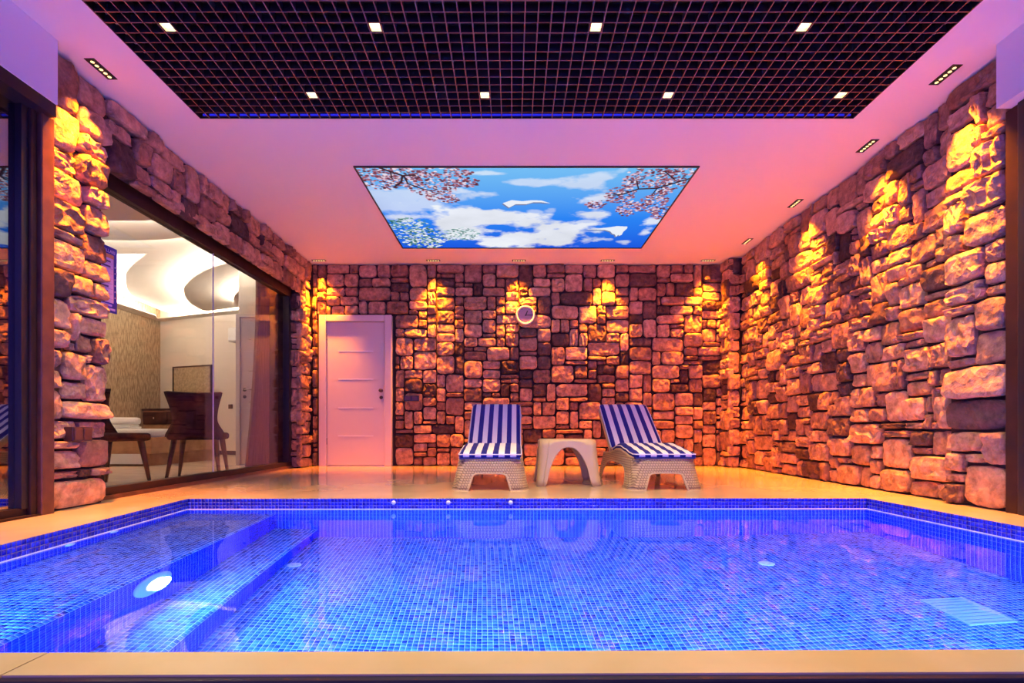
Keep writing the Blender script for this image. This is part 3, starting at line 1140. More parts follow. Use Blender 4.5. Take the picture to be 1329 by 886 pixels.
# ------------------------------------------------------------------ soffits and side openings
struct('trim_3', bx(-3.15, -2.706, .85, 3.05, 2.435, CEIL + .02), M_WHITE)
struct('trim_4', bx(2.916, 3.35, .85, 3.083, 2.435, CEIL + .02), M_WHITE)
d2 = sgroup('door_2')
ob('head_rail', bx(-3.0, -2.715, .9, 3.05, 2.36, 2.4345), M_BLACK, d2)
ob('jamb_post', bv(-3.05, -2.755, 3.0, 3.085, 0, 2.37, r=.006), M_BROWNWOOD, d2)
ob('jamb_post', bv(-3.05, -2.775, 2.952, 2.992, 0, 2.37, r=.006), M_DARKWOOD, d2)
ob('sash_stile', bx(-2.86, -2.79, 2.912, 2.95, 0.05, 2.36), M_BLACK, d2)
ob('sash_rail', bx(-2.86, -2.80, .95, 2.95, 0.0, .055), M_DARKWOOD, d2)
ob('glass_pane', bx(-2.836, -2.828, .95, 2.912, .055, 2.36), M_GLASS2, d2)
ob('floor_track', bx(-2.97, -2.76, 1.14, 3.0, .0, .012), M_DARKWOOD, d2)
d3 = sgroup('door_3')
ob('jamb_post', bv(3.0, 3.3, 3.03, 3.115, 0, 2.434, r=.006), M_DARKWOOD, d3)
ob('jamb_post', bv(2.985, 3.3, 2.90, 3.026, 0, 2.434, r=.006), M_BLACK, d3)
ob('head_rail', bx(2.96, 3.3, .9, 2.899, 2.36, 2.434), M_BLACK, d3)
ob('glass_pane', bx(3.05, 3.058, .95, 2.9, .05, 2.36), M_GLASS2, d3)
ob('sash_rail', bx(3.03, 3.08, .95, 2.9, 0, .05), M_DARKWOOD, d3)

# ------------------------------------------------------------------ white door in the back wall
d1 = sgroup('door_1', (-2.178, WY, 0))
ob('door_frame', MB().bev(-.505, -.405, -.045, .05, 0, 2.10, r=.008).bev(.405, .505, -.045, .05, 0, 2.10, r=.008).bev(-.405, .405, -.045, .05, 2.01, 2.10, r=.008), M_DOOR, d1)
leaf = ob('door_leaf', bv(-.402, .402, -.012, .03, .012, 2.005, r=.004), M_DOOR, d1)
for z in (1.60, 1.21, .81, .42):
    ob('inlay_strip', bx(-.245, .245, -.0145, -.012, z - .006, z + .006), M_WHITEPL, leaf)
for z, r_ in ((1.05, .026), (.955, .024)):
    ob('rosette', MB().lathe([(r_, -.012), (r_, -.02), (r_ * .5, -.024)], 20, 'y', (.355, 0, z)), M_DKMETAL, leaf, True)
ob('knob', MB().lathe([(.010, -.02), (.010, -.045), (.024, -.052), (.024, -.066), (.008, -.072)], 20, 'y', (.355, 0, 1.05)), M_DKMETAL, leaf, True)
for z in (.30, 1.75):
    ob('hinge', bx(-.41, -.40, -.02, -.012, z, z + .09), M_DKMETAL, leaf)
ob('threshold', bx(-.405, .405, -.02, .05, 0, .008), M_CHROME, d1)
sw = thing('wall_switch', 'small dark switch plate on the stone beside the white door', 'switch', (-1.395, WY - .062, .94))
ob('plate', bv(-.105, .105, 0, .06, -.036, .036, r=.004), M_BLACK, sw)
for x in (-.05, .05):
    ob('rocker', bv(x - .04, x + .04, -.005, .001, -.026, .026, r=.003), M_DKMETAL, sw)
sw = thing('wall_socket', 'dark double socket plate on the stone pier by the glass door', 'socket', (WX0 + .060, 3.27, .475))
ob('plate', bv(-.06, 0, -.075, .075, -.045, .045, r=.004), M_DKMETAL, sw)
for y in (-.035, .035):
    ob('rocker', bv(-.002, .006, y - .03, y + .03, -.036, .036, r=.003), M_BROWNWOOD, sw)

# wall clock
ck = thing('wall_clock', 'round wall clock with cream rim on the stone wall', 'clock', (.186, WY - .055, 2.09))
ob('rim', MB().lathe([(.105, -.02), (.112, -.034), (.126, -.036), (.134, -.02), (.134, .04), (.105, .04), (.105, -.02)], 40, 'y', caps=False), M_CLOCKRIM, ck, True)
ob('dial', MB().lathe([(.108, .0), (.108, -.012), (.001, -.012)], 40, 'y'), M_FACE, ck)
ob('hour_hand', MB().add([(-.008, -.016, -.01), (.008, -.016, -.012), (.036, -.016, .058), (.024, -.016, .062)], [(0, 1, 2, 3)]).add([(-.008, -.014, -.01), (.008, -.014, -.012), (.036, -.014, .058), (.024, -.014, .062)], [(3, 2, 1, 0)]), M_BLACK, ck)
ob('minute_hand', bx(-.008, .088, -.019, -.017, -.006, .004), M_BLACK, ck)
for k in range(12):
    q = k * PI / 6
    a, b = .088, .100
    ob('hour_mark', MB().tube([(a * math.sin(q), -.014, a * math.cos(q)), (b * math.sin(q), -.014, b * math.cos(q))], .003, 5), M_BLACK, ck)


# ------------------------------------------------------------------ loungers, cushions, table
def skirt(per, rows=6, thick=.014):
    """per: list of (top(x,y,z), foot(x,y), b) -> shell strip from the rim down to height b, flared out; returns MB and the lower edge"""
    m = MB()
    n = len(per)
    lower = []
    grid_ = []
    for (tx, ty, tz), (fx_, fy_), b in per:
        colv = []
        for k in range(rows + 1):
            z = tz + (b - tz) * k / rows
            f = (tz - z) / tz
            f = f ** 1.15
            colv.append((tx + (fx_ - tx) * f, ty + (fy_ - ty) * f, z))
        grid_.append(colv)
        lower.append(colv[-1])
    vs = [p for c in grid_ for p in c]
    fs = []
    for i in range(n - 1):
        for k in range(rows):
            a = i * (rows + 1) + k
            fs.append((a, a + rows + 1, a + rows + 2, a + 1))
    m.add(vs, fs)
    return m, lower


def arch(t, h, n):
    return h * max(0.0, 1 - abs(t) ** n) ** (1.0 / n) if abs(t) < 1 else 0.0


def prof(y):                                    # lounger rim height along its length
    k = [(0, .262), (.12, .272), (.3, .300), (.48, .322), (.62, .318), (.78, .290), (.92, .270), (1.2, .262)]
    for (a, za), (b, zb) in zip(k[:-1], k[1:]):
        if a <= y <= b:
            s = (y - a) / (b - a)
            s = s * s * (3 - 2 * s)
            return za + (zb - za) * s
    return k[-1][1]


def add_solid(o, t, off=0):
    md = o.modifiers.new('solid', 'SOLIDIFY')
    md.thickness = t
    md.offset = off


BACKA = R(36.5)
HY, HZ = .86, .285


def lounger(label, loc, rz):
    t = thing('sun_lounger', label, 'sun lounger', loc, rz, 'loungers by the pool')
    L_, hw_ = 1.22, .262
    per = []

    def side(s, rev):
        ys_ = [L_ - (L_ - .10) * i / 60 for i in range(61)]
        seg = []
        for y in ys_:
            q = (y - .62) / .47
            seg.append(((s * hw_, y, prof(y)), (s * .318, y + (y - .6) * .03, ), arch(q, .205, 3.2)))
        return seg if not rev else seg[::-1]
    A = side(-1, False)
    cr = []
    for i in range(1, 8):                         # rounded front corner
        q = i / 8 * PI / 2
        x, y = -hw_ + .10 * (1 - math.cos(q)), .10 - .10 * math.sin(q)
        fx_, fy_ = -.318 + .08 * (1 - math.cos(q)), .085 - .135 * math.sin(q)
        cr.append(((x, y, prof(max(0, y))), (fx_, fy_), 0.0))
    FRONT = []
    n = 48
    for i in range(n + 1):
        x = -hw_ + .10 + (2 * hw_ - .20) * i / n
        fx_ = x * (.238 / .162)
        FRONT.append(((x, 0, prof(0)), (fx_, -.05), arch(fx_ / .178, .142, 7)))
    mirror = [((-a[0], a[1], a[2]), (-f[0], f[1]), b) for a, f, b in (A + cr)][::-1]
    per = A + cr + FRONT + mirror
    m, lower = skirt(per)
    o = ob('body', m, M_RATTAN, t, True)
    add_solid(o, .014)
    # deck of the seat
    dk = MB()
    N = 30
    vs, fs = [], []
    for i in range(N + 1):
        y = L_ * i / N
        w = hw_ if y > .1 else hw_ - .10 + math.sqrt(max(0, .01 - (.1 - y) ** 2))
        for j in range(9):
            x = -w + 2 * w * j / 8
            vs.append((x, y, prof(y) + .006 * (1 - (x / hw_) ** 2) * (1 if y > .1 else .5)))
    for i in range(N):
        for j in range(8):
            a = i * 9 + j
            fs.append((a, a + 1, a + 10, a + 9))
    dk.add(vs, fs)
    o = ob('seat_deck', dk, M_PLASTIC, t, True)
    add_solid(o, .014)
    ob('rim', MB().tube([p[0] for p in per], .011, 8), M_PLASTIC, t, True)
    ob('lower_edge', MB().tube(lower, .0095, 6), M_PLASTIC, t, True)
    bk = ob('backrest', bv(-.255, .255, 0, .775, -.02, .012, r=.012), M_PLASTIC, t)
    bk.location = (0, HY, HZ)
    bk.rotation_euler = (BACKA, 0, 0)
    for s in (-1, 1):
        ob('side_rail', bv(s * .262 - .014, s * .262 + .014, .02, .74, -.028, .03, r=.01), M_PLASTIC, bk)
    ob('prop_bar', MB().tube([(-.2, .35, -.02), (-.2, .24, -.36), (.2, .24, -.36), (.2, .35, -.02)], .012, 8), M_PLASTIC, bk, True)
    ob('hinge_bar', MB().tube([(-.25, HY, HZ - .02), (.25, HY, HZ - .02)], .012, 8), M_PLASTIC, t, True)
    return t


def cushion(label, loc, rz):
    t = thing('lounge_cushion', label, 'cushion', loc, rz, 'striped lounger cushions')
    w = .262
    # path along the seat, then up the backrest
    P = []
    for i in range(19):
        y = -.012 + (HY - .03 + .012) * i / 18
        P.append((y, prof(max(0, y)) + .010, 0))
    seat = list(P)

    def pad(path, th, nm_):
        m = MB()
        n = len(path)
        vs, fs = [], []
        NX = 24
        for top in (1, 0):
            for i, (y, z, nrm) in enumerate(path):
                ny, nz = nrm
                fe = min(1, min(i, n - 1 - i) / 1.5) if n > 3 else 1
                for j in range(NX + 1):
                    x = -w + 2 * w * j / NX
                    ex = min(1, (w - abs(x)) / .03)
                    k = th * (.35 + .65 * math.sqrt(max(0, min(ex, .3 + .7 * fe)))) if top else 0.0
                    xx = x * (1 - .03 * (1 - fe))
                    vs.append((xx, y + ny * k, z + nz * k))
        B = n * (NX + 1)
        for i in range(n - 1):
            for j in range(NX):
                a = i * (NX + 1) + j
                fs.append((a, a + 1, a + NX + 2, a + NX + 1))
                fs.append((B + a, B + a + NX + 1, B + a + NX + 2, B + a + 1))
        for j in range(NX):
            a = j
            fs.append((a, B + a, B + a + 1, a + 1))
            a = (n - 1) * (NX + 1) + j
            fs.append((a, a + 1, B + a + 1, B + a))
        for i in range(n - 1):
            a = i * (NX + 1)
            fs.append((a, a + NX + 1, B + a + NX + 1, B + a))
            a += NX
            fs.append((a, B + a, B + a + NX + 1, a + NX + 1))
        m.add(vs, fs)
        return ob(nm_, m, M_STRIPE, t, True)

    path = []
    for i, (y, z, _) in enumerate(seat):
        a, b = seat[max(0, i - 1)], seat[min(len(seat) - 1, i + 1)]
        d = Vector((b[0] - a[0], b[1] - a[1])).normalized()
        path.append((y, z, (-d.y, d.x)))
    s1 = pad(path, .048, 'seat_pad')
    d = (math.cos(BACKA), math.sin(BACKA))
    nrm = (-d[1], d[0])
    oy, oz = HY + nrm[0] * .016, HZ + nrm[1] * .016
    bp_ = [(oy + d[0] * s, oz + d[1] * s, nrm) for s in [.03 + .755 * i / 16 for i in range(17)]]
    s2 = pad(bp_, .045, 'back_pad')
    # piping round the seat pad front and the back pad sides
    zf = path[0][1]
    pts = [(-w - .002, path[i][0] + path[i][2][0] * .024, path[i][1] + path[i][2][1] * .024) for i in range(18, 0, -1)]
    pts += [(-w + .01, path[0][0] - .006, zf + .026)] + [(-w + 2 * w * i / 10, path[0][0] - .008, zf + .026) for i in range(1, 10)] + [(w - .01, path[0][0] - .006, zf + .026)]
    pts += [(-p[0], p[1], p[2]) for p in pts[:18][::-1]]
    ob('piping', MB().tube(pts, .005, 6), M_PIPING, s1, True)
    pts = [(-w - .002, p[0] + nrm[0] * .02, p[1] + nrm[1] * .02) for p in bp_]
    pts += [(w + .002, p[1], p[2]) for p in pts[::-1]]
    ob('piping', MB().tube(pts, .005, 6), M_PIPING, s2, True)
    ob('underside_band', bx(-w + .01, w - .01, path[0][0] - .004, path[0][0] + .05, zf - .012, zf + .002), M_NAVY, s1)
    for s in (-1, 1):
        p = bp_[12]
        ob('strap', bv(s * w - .012, s * w + .018, p[0] - .012, p[0] + .03, p[1] - .028, p[1] + .02, r=.006), M_PIPING, s2)
    return t


for x, y, rz, a, b in ((-.185, 4.265, R(-.5), 'cream rattan-look plastic sun lounger seen end-on, nearer the white door', 'blue and white striped cushion on the lounger nearer the white door'),
                       (1.285, 4.30, R(1.5), 'cream rattan-look plastic sun lounger between side table and long stone wall', 'blue and white striped cushion on the lounger past the side table')):
    lounger(a, (x, y, 0), rz)
    cushion(b, (x, y, 0), rz)

tb = thing('side_table', 'small cream plastic side table with arched legs between the two loungers', 'side table', (.507, 4.83, 0))
per = []
H_, T_, F_ = .405, .245, .285
rc = .07
for sidek in range(4):
    a = sidek * PI / 2
    ca_, sa_ = math.cos(a), math.sin(a)
    rot2 = lambda x, y: (x * ca_ - y * sa_, x * sa_ + y * ca_)
    for i in range(41):
        x = -T_ + rc + 2 * (T_ - rc) * i / 40
        fx_ = x / (T_ - rc) * (F_ - .05)
        per.append(((*rot2(x, -T_), H_), rot2(fx_, -F_), arch(fx_ / .20, .345, 2.3)))
    for i in range(1, 8):
        q = i / 8 * PI / 2
        x, y = T_ - rc + rc * math.sin(q), -T_ + rc - rc * math.cos(q)
        fx_, fy_ = F_ - .05 + .05 * math.sin(q), -F_ + .05 - .05 * math.cos(q)
        per.append(((*rot2(x, y), H_), rot2(fx_, fy_), 0.0))
per.append(per[0])
m, lower = skirt(per, rows=8)
o = ob('legs_shell', m, M_PLASTIC, tb, True)
o.name = 'leg_frame'
add_solid(o, .016)
tp = MB()
ring = [p[0] for p in per[:-1]]
n = len(ring)
vs = [(p[0], p[1], H_ - .012) for p in ring] + [(p[0] * 1.0, p[1] * 1.0, H_) for p in ring] + [(p[0] * .965, p[1] * .965, H_ + .012) for p in ring]
tp.add(vs, [tuple(range(n - 1, -1, -1)), tuple(range(2 * n, 3 * n))] + [(i, (i + 1) % n, n + (i + 1) % n, n + i) for i in range(n)] + [(n + i, n + (i + 1) % n, 2 * n + (i + 1) % n, 2 * n + i) for i in range(n)])
ob('table_top', tp, M_PLASTIC, tb)

# ------------------------------------------------------------------ big window to the bedroom
w1 = sgroup('window_1')
fw = MB()
wx = WINX
ob('sill_rail', bx(wx - .05, wx + .035, WIN0 - .02, WIN1, 0.0, .085), M_DARKWOOD, w1)
ob('sill_bead', bx(wx + .035, wx + .055, WIN0 - .02, WIN1, 0.0, .03), M_BROWNWOOD, w1)
ob('head_rail', bx(wx - .05, wx + .03, WIN0 - .02, WIN1, 2.255, WINZ + .05), M_DARKWOOD, w1)
ob('side_stile', bx(wx - .05, wx + .03, WIN1 - .075, WIN1 + .04, .03, 2.27), M_BLACK, w1)
ob('side_stile', bx(wx - .05, wx + .03, WIN0 - .05, WIN0, .03, 2.27), M_BLACK, w1)
SPL = 5.085
for a, b in ((WIN0, SPL - .003), (SPL + .003, WIN1 - .075)):
    ob('glass_pane', bx(wx - .018, wx - .008, a, b, .085, 2.255), M_GLASS, w1)
ob('pane_seal', bx(wx - .018, wx - .008, SPL - .003, SPL + .003, .085, 2.255), M_WHITEPL, w1)

ob('reveal', bx(-3.32, -3.06, 6.70, 6.85, 0, 2.6), M_DARKWOOD, w1)

# rules notice on the window
sg = thing('rules_sign', 'blue-bordered pool rules notice behind the stone pier on the window', 'sign', (wx + .004, 3.655, 1.61))
# local: y along the window (seen from the pool it reads right to far side), z up
ob('board', bx(-.008, .0, -.17, .17, -.245, .235), M_BLUE, sg)
ob('paper', bx(.0, .002, -.14, .135, -.175, .175), M_PAPER, sg)
ob('header_band', bx(.002, .003, -.14, .135, .150, .178), mat('sign_gold', (.45, .25, .12), .5), sg)
fc = bpy.data.curves.new('lettering', 'FONT')
fc.body = 'HAVUZ KURALLARI'
fc.size = .034
fc.align_x = 'RIGHT'
fc.extrude = .0006
fc.materials.append(M_LETTER)
to = bpy.data.objects.new('lettering_curve', fc)
COL.objects.link(to)
tm = bpy.data.meshes.new_from_object(to.evaluated_get(bpy.context.evaluated_depsgraph_get()))
bpy.data.objects.remove(to)
to = link('lettering', tm, sg)
to.matrix_local = Matrix(((0, 0, 1, .0015), (1, 0, 0, .15), (0, 1, 0, .19), (0, 0, 0, 1)))
rl = random.Random(2)
for k in range(8):
    z = .125 - k * .037
    ob('rule_line', bx(.002, .0028, -.13, .125, z - .014, z - .0128), M_INK, sg)
    ob('rule_text', bx(.002, .003, -.12, rl.uniform(.02, .11), z - .006, z + .006), M_INK, sg)
for k in range(6):
    ob('border_mark', bx(.0, .002, .147, .153, .09 - k * .045, .10 - k * .045), M_PAPER, sg)
for z in (-.195, -.222):
    ob('footer_pill', bv(.0, .003, -.12, .15 - (.03 if z > -.2 else 0), z - .008, z + .008, r=.001), M_LETTER, sg)

# ------------------------------------------------------------------ bedroom seen through the window
BX, CX, CY = -7.65, -7.65, 11.14
DWY = 7.36
struct('floor_2', bx(-7.9, -2.972, 2.6, 12.2, -.06, 0), M_ROOMFLOOR)
struct('wall_bedroom_side', bx(BX - .2, BX, 2.5, 11.6, 0, 3.3), M_WALLPAPER)
wf = MB()
dirx, diry = (-5.16 + 7.64), (10.23 - 11.14)
ln = math.hypot(dirx, diry)
ux, uy = dirx / ln, diry / ln
fx1, fy1 = CX + ux * 5.2, CY + uy * 5.2
wf.prism([(CX - .3 * ux, CY - .3 * uy), (fx1, fy1), (fx1 - uy * .2, fy1 + ux * .2), (CX - .3 * ux - uy * .2, CY - .3 * uy + ux * .2)], 0, 3.3)
struct('wall_bedroom_far', wf, M_ROOMWALL)
sk = MB()
q0 = (CX, CY)
sk.prism([(CX + uy * .015, CY - ux * .015), (fx1 + uy * .015, fy1 - ux * .015), (fx1, fy1), (CX, CY)], 0, .08)
struct('baseboard_bedroom', sk, M_DKMETAL)
struct('wall_bedroom_near', bx(BX - .2, -3.0, 2.4, 2.6, 0, 3.3), M_ROOMWALL)
struct('wall_bedroom_window', bx(-3.10, -3.0, 2.4, 3.4, 0, 3.3), M_ROOMWALL)
struct('wall_bedroom_hall', bx(-2.9, -2.7, 7.55, 10.5, 0, 3.3), M_ROOMWALL)
dw = MB().box(-3.93, -2.9, DWY, DWY + .12, 2.12, 3.3).box(-3.06, -2.9, DWY, DWY + .12, 0, 2.12)
struct('wall_bedroom_door', dw, M_ROOMWALL)
d4 = sgroup('door_4')
ob('door_frame', MB().box(-3.955, -3.90, DWY - .03, DWY + .14, 0, 2.12).box(-3.955, -2.98, DWY - .03, DWY + .14, 2.12, 2.16), M_DOOR, d4)
M_LILAC = mat('grey_lilac_door', (.50, .44, .46), .5)
lf = ob('door_leaf', bv(-3.90, -3.06, DWY - .01, DWY + .03, .01, 2.12, r=.003), M_LILAC, d4)
for z, r_ in ((1.08, .026), (.98, .024)):
    ob('rosette', MB().lathe([(r_, -.01), (r_, -.02), (r_ * .4, -.026)], 20, 'y', (-3.835, DWY, z)), M_BLACK, lf, True)
ob('handle', MB().tube([(-3.835, DWY - .02, 1.08), (-3.835, DWY - .055, 1.08), (-3.71, DWY - .058, 1.08)], .009, 8), M_CHROME, lf, True)
for z in (.5, .9, 1.35, 1.8):
    ob('inlay_strip', bx(-3.78, -3.2, DWY - .0125, DWY - .01, z - .004, z + .004), M_CHROME, lf)

# layered ceiling with cove light
cz = MB()
cz.box(-7.9, -2.9, 2.4, 12.2, 3.14, 3.3)
struct('ceiling_2', cz, M_COVEPLATE)
cov = sgroup('ceiling_cove')
DIRF = lambda s, off: (CX + ux * s + uy * off, CY + uy * s - ux * off)     # off = distance in front of the far wall


def plate(name, poly, z, strip=None, th=.02, inset=.05):
    """curved gypsum plate; strip: run of edge points that carries a light tape tucked behind the edge on top"""
    a = sum(poly[i][0] * poly[(i + 1) % len(poly)][1] - poly[(i + 1) % len(poly)][0] * poly[i][1] for i in range(len(poly)))
    if a < 0:
        poly = poly[::-1]
    o = ob(name, MB().prism(poly, z, z + th), M_COVEPLATE, cov)
    if strip:
        m = MB()
        cx_, cy_ = sum(p[0] for p in poly) / len(poly), sum(p[1] for p in poly) / len(poly)
        pts = []
        for i, p in enumerate(strip):
            q, r_ = strip[max(0, i - 1)], strip[min(len(strip) - 1, i + 1)]
            d = Vector((r_[0] - q[0], r_[1] - q[1])).normalized()
            nn = Vector((-d.y, d.x))
            if nn.dot(Vector((cx_ - p[0], cy_ - p[1]))) < 0:
                nn = -nn
            pts.append((p[0] + nn.x * inset, p[1] + nn.y * inset))
        for (a_, b_) in zip(pts[:-1], pts[1:]):
            m.add([(*a_, z + th), (*b_, z + th), (*b_, z + th + .018), (*a_, z + th + .018)], [(0, 1, 2, 3)])
        ob('led_tape', m, M_COVE, o, fix=False)
    return o


def smooth(pts, k=4):
    out = []
    n = len(pts)
    for i in range(n - 1):
        p0, p1, p2, p3 = pts[max(0, i - 1)], pts[i], pts[i + 1], pts[min(n - 1, i + 2)]
        for j in range(k):
            t = j / k
            out.append(tuple(.5 * (2 * p1[c] + (p2[c] - p0[c]) * t + (2 * p0[c] - 5 * p1[c] + 4 * p2[c] - p3[c]) * t * t + (3 * p1[c] - p0[c] - 3 * p2[c] + p3[c]) * t ** 3) for c in (0, 1)))
    out.append(pts[-1])
    return out


def SC(pts, k):
    return [(min(p[0] * k, -3.02), p[1] * k) for p in pts]


# P1: large plate with a pointed opening near the wallpaper wall
edge1 = smooth([(-5.18, 7.27), (-5.65, 7.67), (-6.1, 8.11), (-6.42, 8.51), (-6.81, 9.06), (-7.14, 9.68), (-7.28, 10.25), (-7.33, 10.72)])
back1 = [(-7.25, 10.88), (-6.4, 10.58), (-5.38, 10.16), (-4.2, 9.72), (-3.1, 9.30)]
plate('plate_one', edge1 + back1 + [(-3.05, 6.3), (-6.9, 6.3), (-6.9, 7.27)], 3.0, edge1)
m_ = MB()
for a_, b_ in zip(back1[:-1], back1[1:]):
    m_.add([(*a_, 3.024), (*b_, 3.024), (*b_, 3.045), (*a_, 3.045)], [(0, 1, 2, 3)])
p2 = smooth([(-3.5, 7.15), (-4.14, 7.48), (-4.57, 7.74), (-5.05, 8.15), (-5.49, 8.62), (-5.74, 8.95), (-6.02, 9.45), (-6.23, 10.0), (-6.30, 10.40), (-6.20, 10.48)])
plate('plate_two', SC(p2 + [(-5.0, 9.98), (-3.1, 9.25), (-3.05, 7.0)], 2.38 / 2.44), 2.88, SC(p2, 2.38 / 2.44))
p3 = smooth([(-3.3, 8.0), (-4.01, 8.28), (-4.36, 8.51), (-4.73, 8.85), (-5.01, 9.22), (-5.2, 9.61), (-5.22, 9.9), (-5.1, 10.0)])
plate('plate_three', SC(p3 + [(-3.1, 9.22), (-3.05, 8.0)], 2.28 / 2.38), 2.78, SC(p3, 2.28 / 2.38))
eB = smooth([(-7.2, 6.15), (-6.2, 6.45), (-5.23, 6.57), (-4.69, 6.58), (-4.13, 6.48), (-3.1, 6.2)])
plate('plate_four', SC(eB + [(-3.05, 4.0), (-7.2, 4.0)], 2.38 / 2.44), 2.88, SC(eB, 2.38 / 2.44))
eA = smooth([(-7.0, 5.3), (-5.8, 5.65), (-4.9, 5.80), (-4.36, 5.82), (-4.06, 5.79), (-3.1, 5.5)])
plate('plate_five', SC(eA + [(-3.05, 2.7), (-7.0, 2.7)], 2.28 / 2.38), 2.78, SC(eA, 2.28 / 2.38))
# dropped border that hides the outer light tape
ob('cove_border', MB().prism([(BX, 2.7), (BX + .30, 2.7), (BX + .30, 10.55), (BX, 11.1)], 2.86, 2.88), M_COVEPLATE, cov)
fb = [DIRF(0, 0), DIRF(5.1, 0), DIRF(5.1, .22), DIRF(.2, .22)]
ob('cove_border', MB().prism(fb[::-1], 2.86, 2.88), M_COVEPLATE, cov)
m_ = MB()
a_, b_ = DIRF(.35, .06), DIRF(4.8, .06)
m_.add([(*a_, 2.881), (*b_, 2.881), (*b_, 2.90), (*a_, 2.90)], [(0, 1, 2, 3)])
m_.add([(BX + .12, 4.5, 2.881), (BX + .12, 10.4, 2.881), (BX + .12, 10.4, 2.90), (BX + .12, 4.5, 2.90)], [(0, 1, 2, 3)])
ob('led_tape', m_, M_COVE, cov, fix=False)
light('bedroom_fill_light', 'AREA', (-6.6, 5.4, 2.75), (0, 0, 0), 15, (1.0, .72, .46), cov, shape='RECTANGLE', size=1.5, size_y=1.5)  # hidden area light added to brighten the bedroom

# bed
bd = thing('bed', 'low rustic wooden bed with white linen behind the dining chairs', 'bed', (-6.3, 7.9, 0))
ob('bed_base', MB().bev(-1.3, 1.3, -.80, .80, .17, .40, r=.01).box(-1.25, 1.25, -.76, .78, .0, .17), M_BEDWOOD, bd)
for k in range(3):
    ob('plinth_panel', bx(-.9 + k * .72, -.24 + k * .72, -.815, -.80, .03, .17), M_DKMETAL if k != 2 else M_LINEN, bd)
ob('mattress', bv(-1.26, 1.27, -.78, .78, .385, .52, r=.05, seg=3), M_LINEN, bd, True)
ob('headboard', bv(-1.34, -1.28, -.82, .82, 0, 1.0, r=.01), M_BEDWOOD, bd)
tw = thing('folded_towel', 'white folded towel lying flat on the bed', 'towel', (-5.9, 7.55, .524), R(12))
ob('lower_fold', bv(-.32, .32, -.16, .16, 0, .03, r=.012), M_LINEN, tw, True)
ob('upper_fold', bv(-.30, .30, -.15, .14, .03, .055, r=.012), M_LINEN, tw, True)
tw = thing('rolled_towel', 'white rolled towel resting on the folded one on the bed', 'towel', (-5.72, 7.55, .585), R(12))
ob('roll', MB().lathe([(.001, -.2), (.045, -.2), (.052, -.17), (.052, .17), (.045, .2), (.001, .2)], 20, 'x', (0, 0, .05)), M_LINEN, tw, True)
ob('towel_edge', bv(-.17, .17, -.056, -.03, .02, .06, r=.008), M_LINEN, tw, True)

# dresser with mirror against the far wall
ang = math.atan2(uy, ux)
dp = DIRF(.95, .30)
dr = thing('dresser', 'dark-topped brown dresser with knobs against the far bedroom wall', 'dresser', (dp[0], dp[1], 0), ang)
ob('carcass', bv(-.72, .72, -.22, .22, .05, .90, r=.01), M_BEDWOOD, dr)
ob('top', bv(-.75, .75, -.24, .24, .90, .94, r=.008), M_DARKWOOD, dr)
for r_ in range(3):
    for c_ in range(2):
        z0 = .62 - r_ * .27
        x0 = -.70 + c_ * .71
        f_ = ob('drawer', bv(x0, x0 + .69, -.24, -.22, z0, z0 + .25, r=.006), M_DARKWOOD if r_ == 0 else M_BEDWOOD, dr)
        ob('knob', MB().lathe([(.008, -.24), (.010, -.256), (.022, -.262), (.018, -.275), (.004, -.278)], 16, 'y', (x0 + .35, 0, z0 + .125)), M_CHROME, f_, True)
for sx in (-.66, .66):
    for sy in (-.17, .17):
        ob('leg', bx(sx - .03, sx + .03, sy - .03, sy + .03, 0, .05), M_DARKWOOD, dr)
mp = DIRF(1.02, .05)
mi = thing('framed_panel', 'dark thin-framed mirror above the dresser with painted brown reflection', 'picture', (mp[0], mp[1], 1.40), ang)
ob('panel', bx(-.53, .53, -.01, .02, -.42, .42), mat('panel_reflection', (.30, .22, .13), .5, noise=(22, (.48, .37, .24), 7)), mi)  # noise texture paints the brown wall reflected in the glass
ob('frame', MB().box(-.56, .56, -.02, .03, -.45, -.42).box(-.56, .56, -.02, .03, .42, .45).box(-.56, -.53, -.02, .03, -.42, .42).box(.53, .56, -.02, .03, -.42, .42), M_DARKWOOD, mi)
for s_, off, z, nm_, lab in ((2.05, .0, .98, 'wall_switch', 'small dark light switch on the cream bedroom wall'),):
    p = DIRF(s_, .012)
    t = thing(nm_, lab, 'switch', (p[0], p[1], z), ang)
    ob('plate', bv(-.05, .05, -.012, .012, -.045, .045, r=.004), M_BLACK, t)
    ob('rocker', bv(-.03, .03, -.017, -.011, -.03, .03, r=.003), M_DKMETAL, t)
t = thing('wall_socket', 'small dark double socket low on the woven brown wallpaper', 'socket', (BX + .004, 8.95, .72))
ob('plate', bv(0, .012, -.11, .11, -.045, .045, r=.003), M_BLACK, t)
for y in (-.05, .05):
    ob('outlet', MB().lathe([(.032, .012), (.030, .016), (.02, .013)], 16, 'x', (0, y, 0)), M_DKMETAL, t)
p = DIRF(2.32, .0)
ac = thing('air_conditioner', 'white wall air conditioner high on the cream bedroom wall', 'air conditioner', (p[0] + uy * .1, p[1] - ux * .1, 2.40), ang)
ob('casing', bv(-.14, .5, -.1, .1, -.14, .14, r=.03, seg=3), M_WHITEPL, ac, True)
ob('louvre', bx(-.11, .47, -.106, -.098, -.115, -.07), M_GROUT, ac)

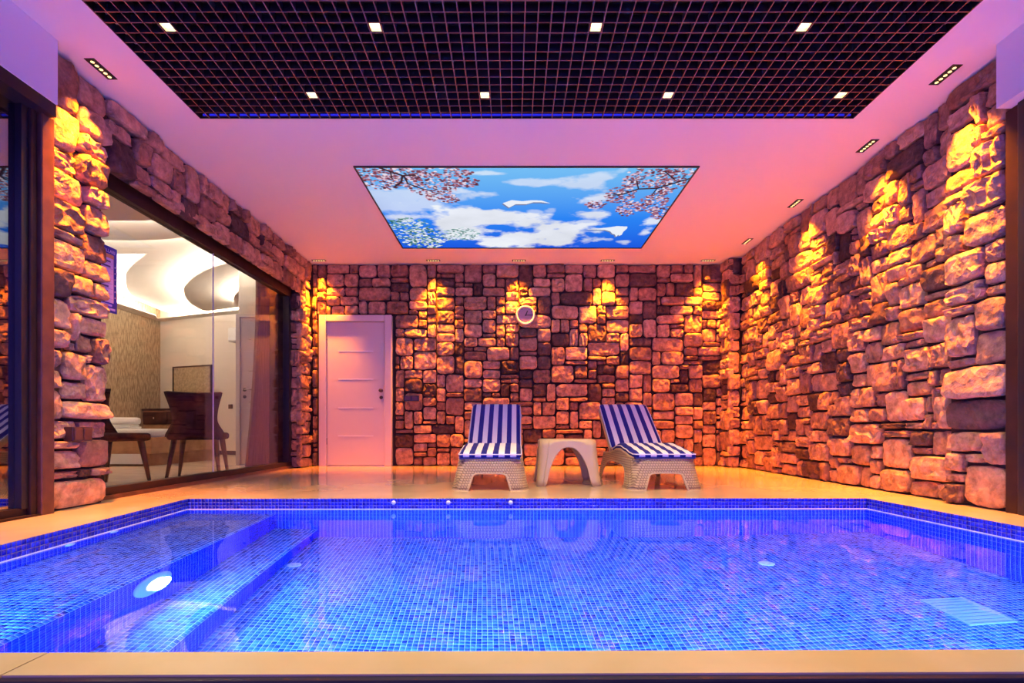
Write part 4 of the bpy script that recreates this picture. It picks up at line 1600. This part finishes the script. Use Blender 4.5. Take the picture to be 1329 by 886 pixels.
# curtain, gathered at the far end of the window
ct = thing('curtain', 'taupe gathered curtain hanging inside the end of the window', 'curtain', (-3.17, 6.42, 0))
cm = MB()
vs, fs = [], []
NC, NR = 60, 14
for r_ in range(NR + 1):
    z = .02 + 2.38 * r_ / NR
    sp_ = 1.0 - .55 * math.sin(min(1, (z / 2.4)) * PI / 2)
    for c_ in range(NC + 1):
        s_ = c_ / NC
        yy = .20 - s_ * .50 * sp_
        vs.append((.035 * math.sin(s_ * 44 + .6 * math.sin(z * 1.3)), yy, z))
for r_ in range(NR):
    for c_ in range(NC):
        a = r_ * (NC + 1) + c_
        fs.append((a, a + 1, a + NC + 2, a + NC + 1))
cm.add(vs, fs)
o = ob('drape', cm, M_CURTAIN, ct, True)
add_solid(o, .004)
ob('rod', MB().tube([(0, -.6, 2.42), (0, .5, 2.42)], .012, 8), M_DKMETAL, ct, True)


def dining_chair(label, loc, rz):
    """faces local +y; hourglass back with wings"""
    t = thing('dining_chair', label, 'chair', loc, rz, 'dark dining chairs behind the window')
    ob('seat', bv(-.25, .25, -.22, .24, .40, .475, r=.03, seg=3), M_VELVET, t, True)
    m = MB()
    vs, fs = [], []
    NZ, NX = 14, 14
    for k in range(NZ + 1):
        f = k / NZ
        z = .43 + .45 * f
        # half width: wide at the foot, waisted, flaring to the top
        hwk = .262 - .075 * math.sin(PI * min(1, f / .8)) ** 1.5 if f < .4 else .262 - .075 * (math.sin(PI * min(1, .4 / .8)) ** 1.5) * max(0, (1 - ((f - .4) / .6) ** 1.5)) - .012 * ((f - .4) / .6)
        for i in range(NX + 1):
            q = -1 + 2 * i / NX
            x = hwk * q
            yb = -.235 - .05 * f + .10 * abs(q) ** 3 * (1 - .45 * f)
            zz = z + (.012 * q * q if k == NZ else 0)
            vs.append((x, yb, zz))
    for k in range(NZ):
        for i in range(NX):
            a = k * (NX + 1) + i
            fs.append((a, a + 1, a + NX + 2, a + NX + 1))
    m.add(vs, fs)
    o = ob('backrest', m, M_VELVET, t, True)
    add_solid(o, .045)
    for sx in (-1, 1):
        for sy in (-1, 1):
            top = Vector((sx * .185, sy * .175, .41))
            bot = Vector((sx * .235, sy * .225 - (.04 if sy < 0 else 0), 0))
            ob('leg', MB().tube([bot, top], .014, 8, r2=.030), M_LEG, t, True)
    return t


dining_chair('dark plum dining chair seen from behind, hourglass back, before the dresser', (-3.33, 5.45, 0), R(20))
dining_chair('dark plum dining chair seen side-on, partly hidden by the stone pier', (-3.68, 4.64, 0), R(-100))
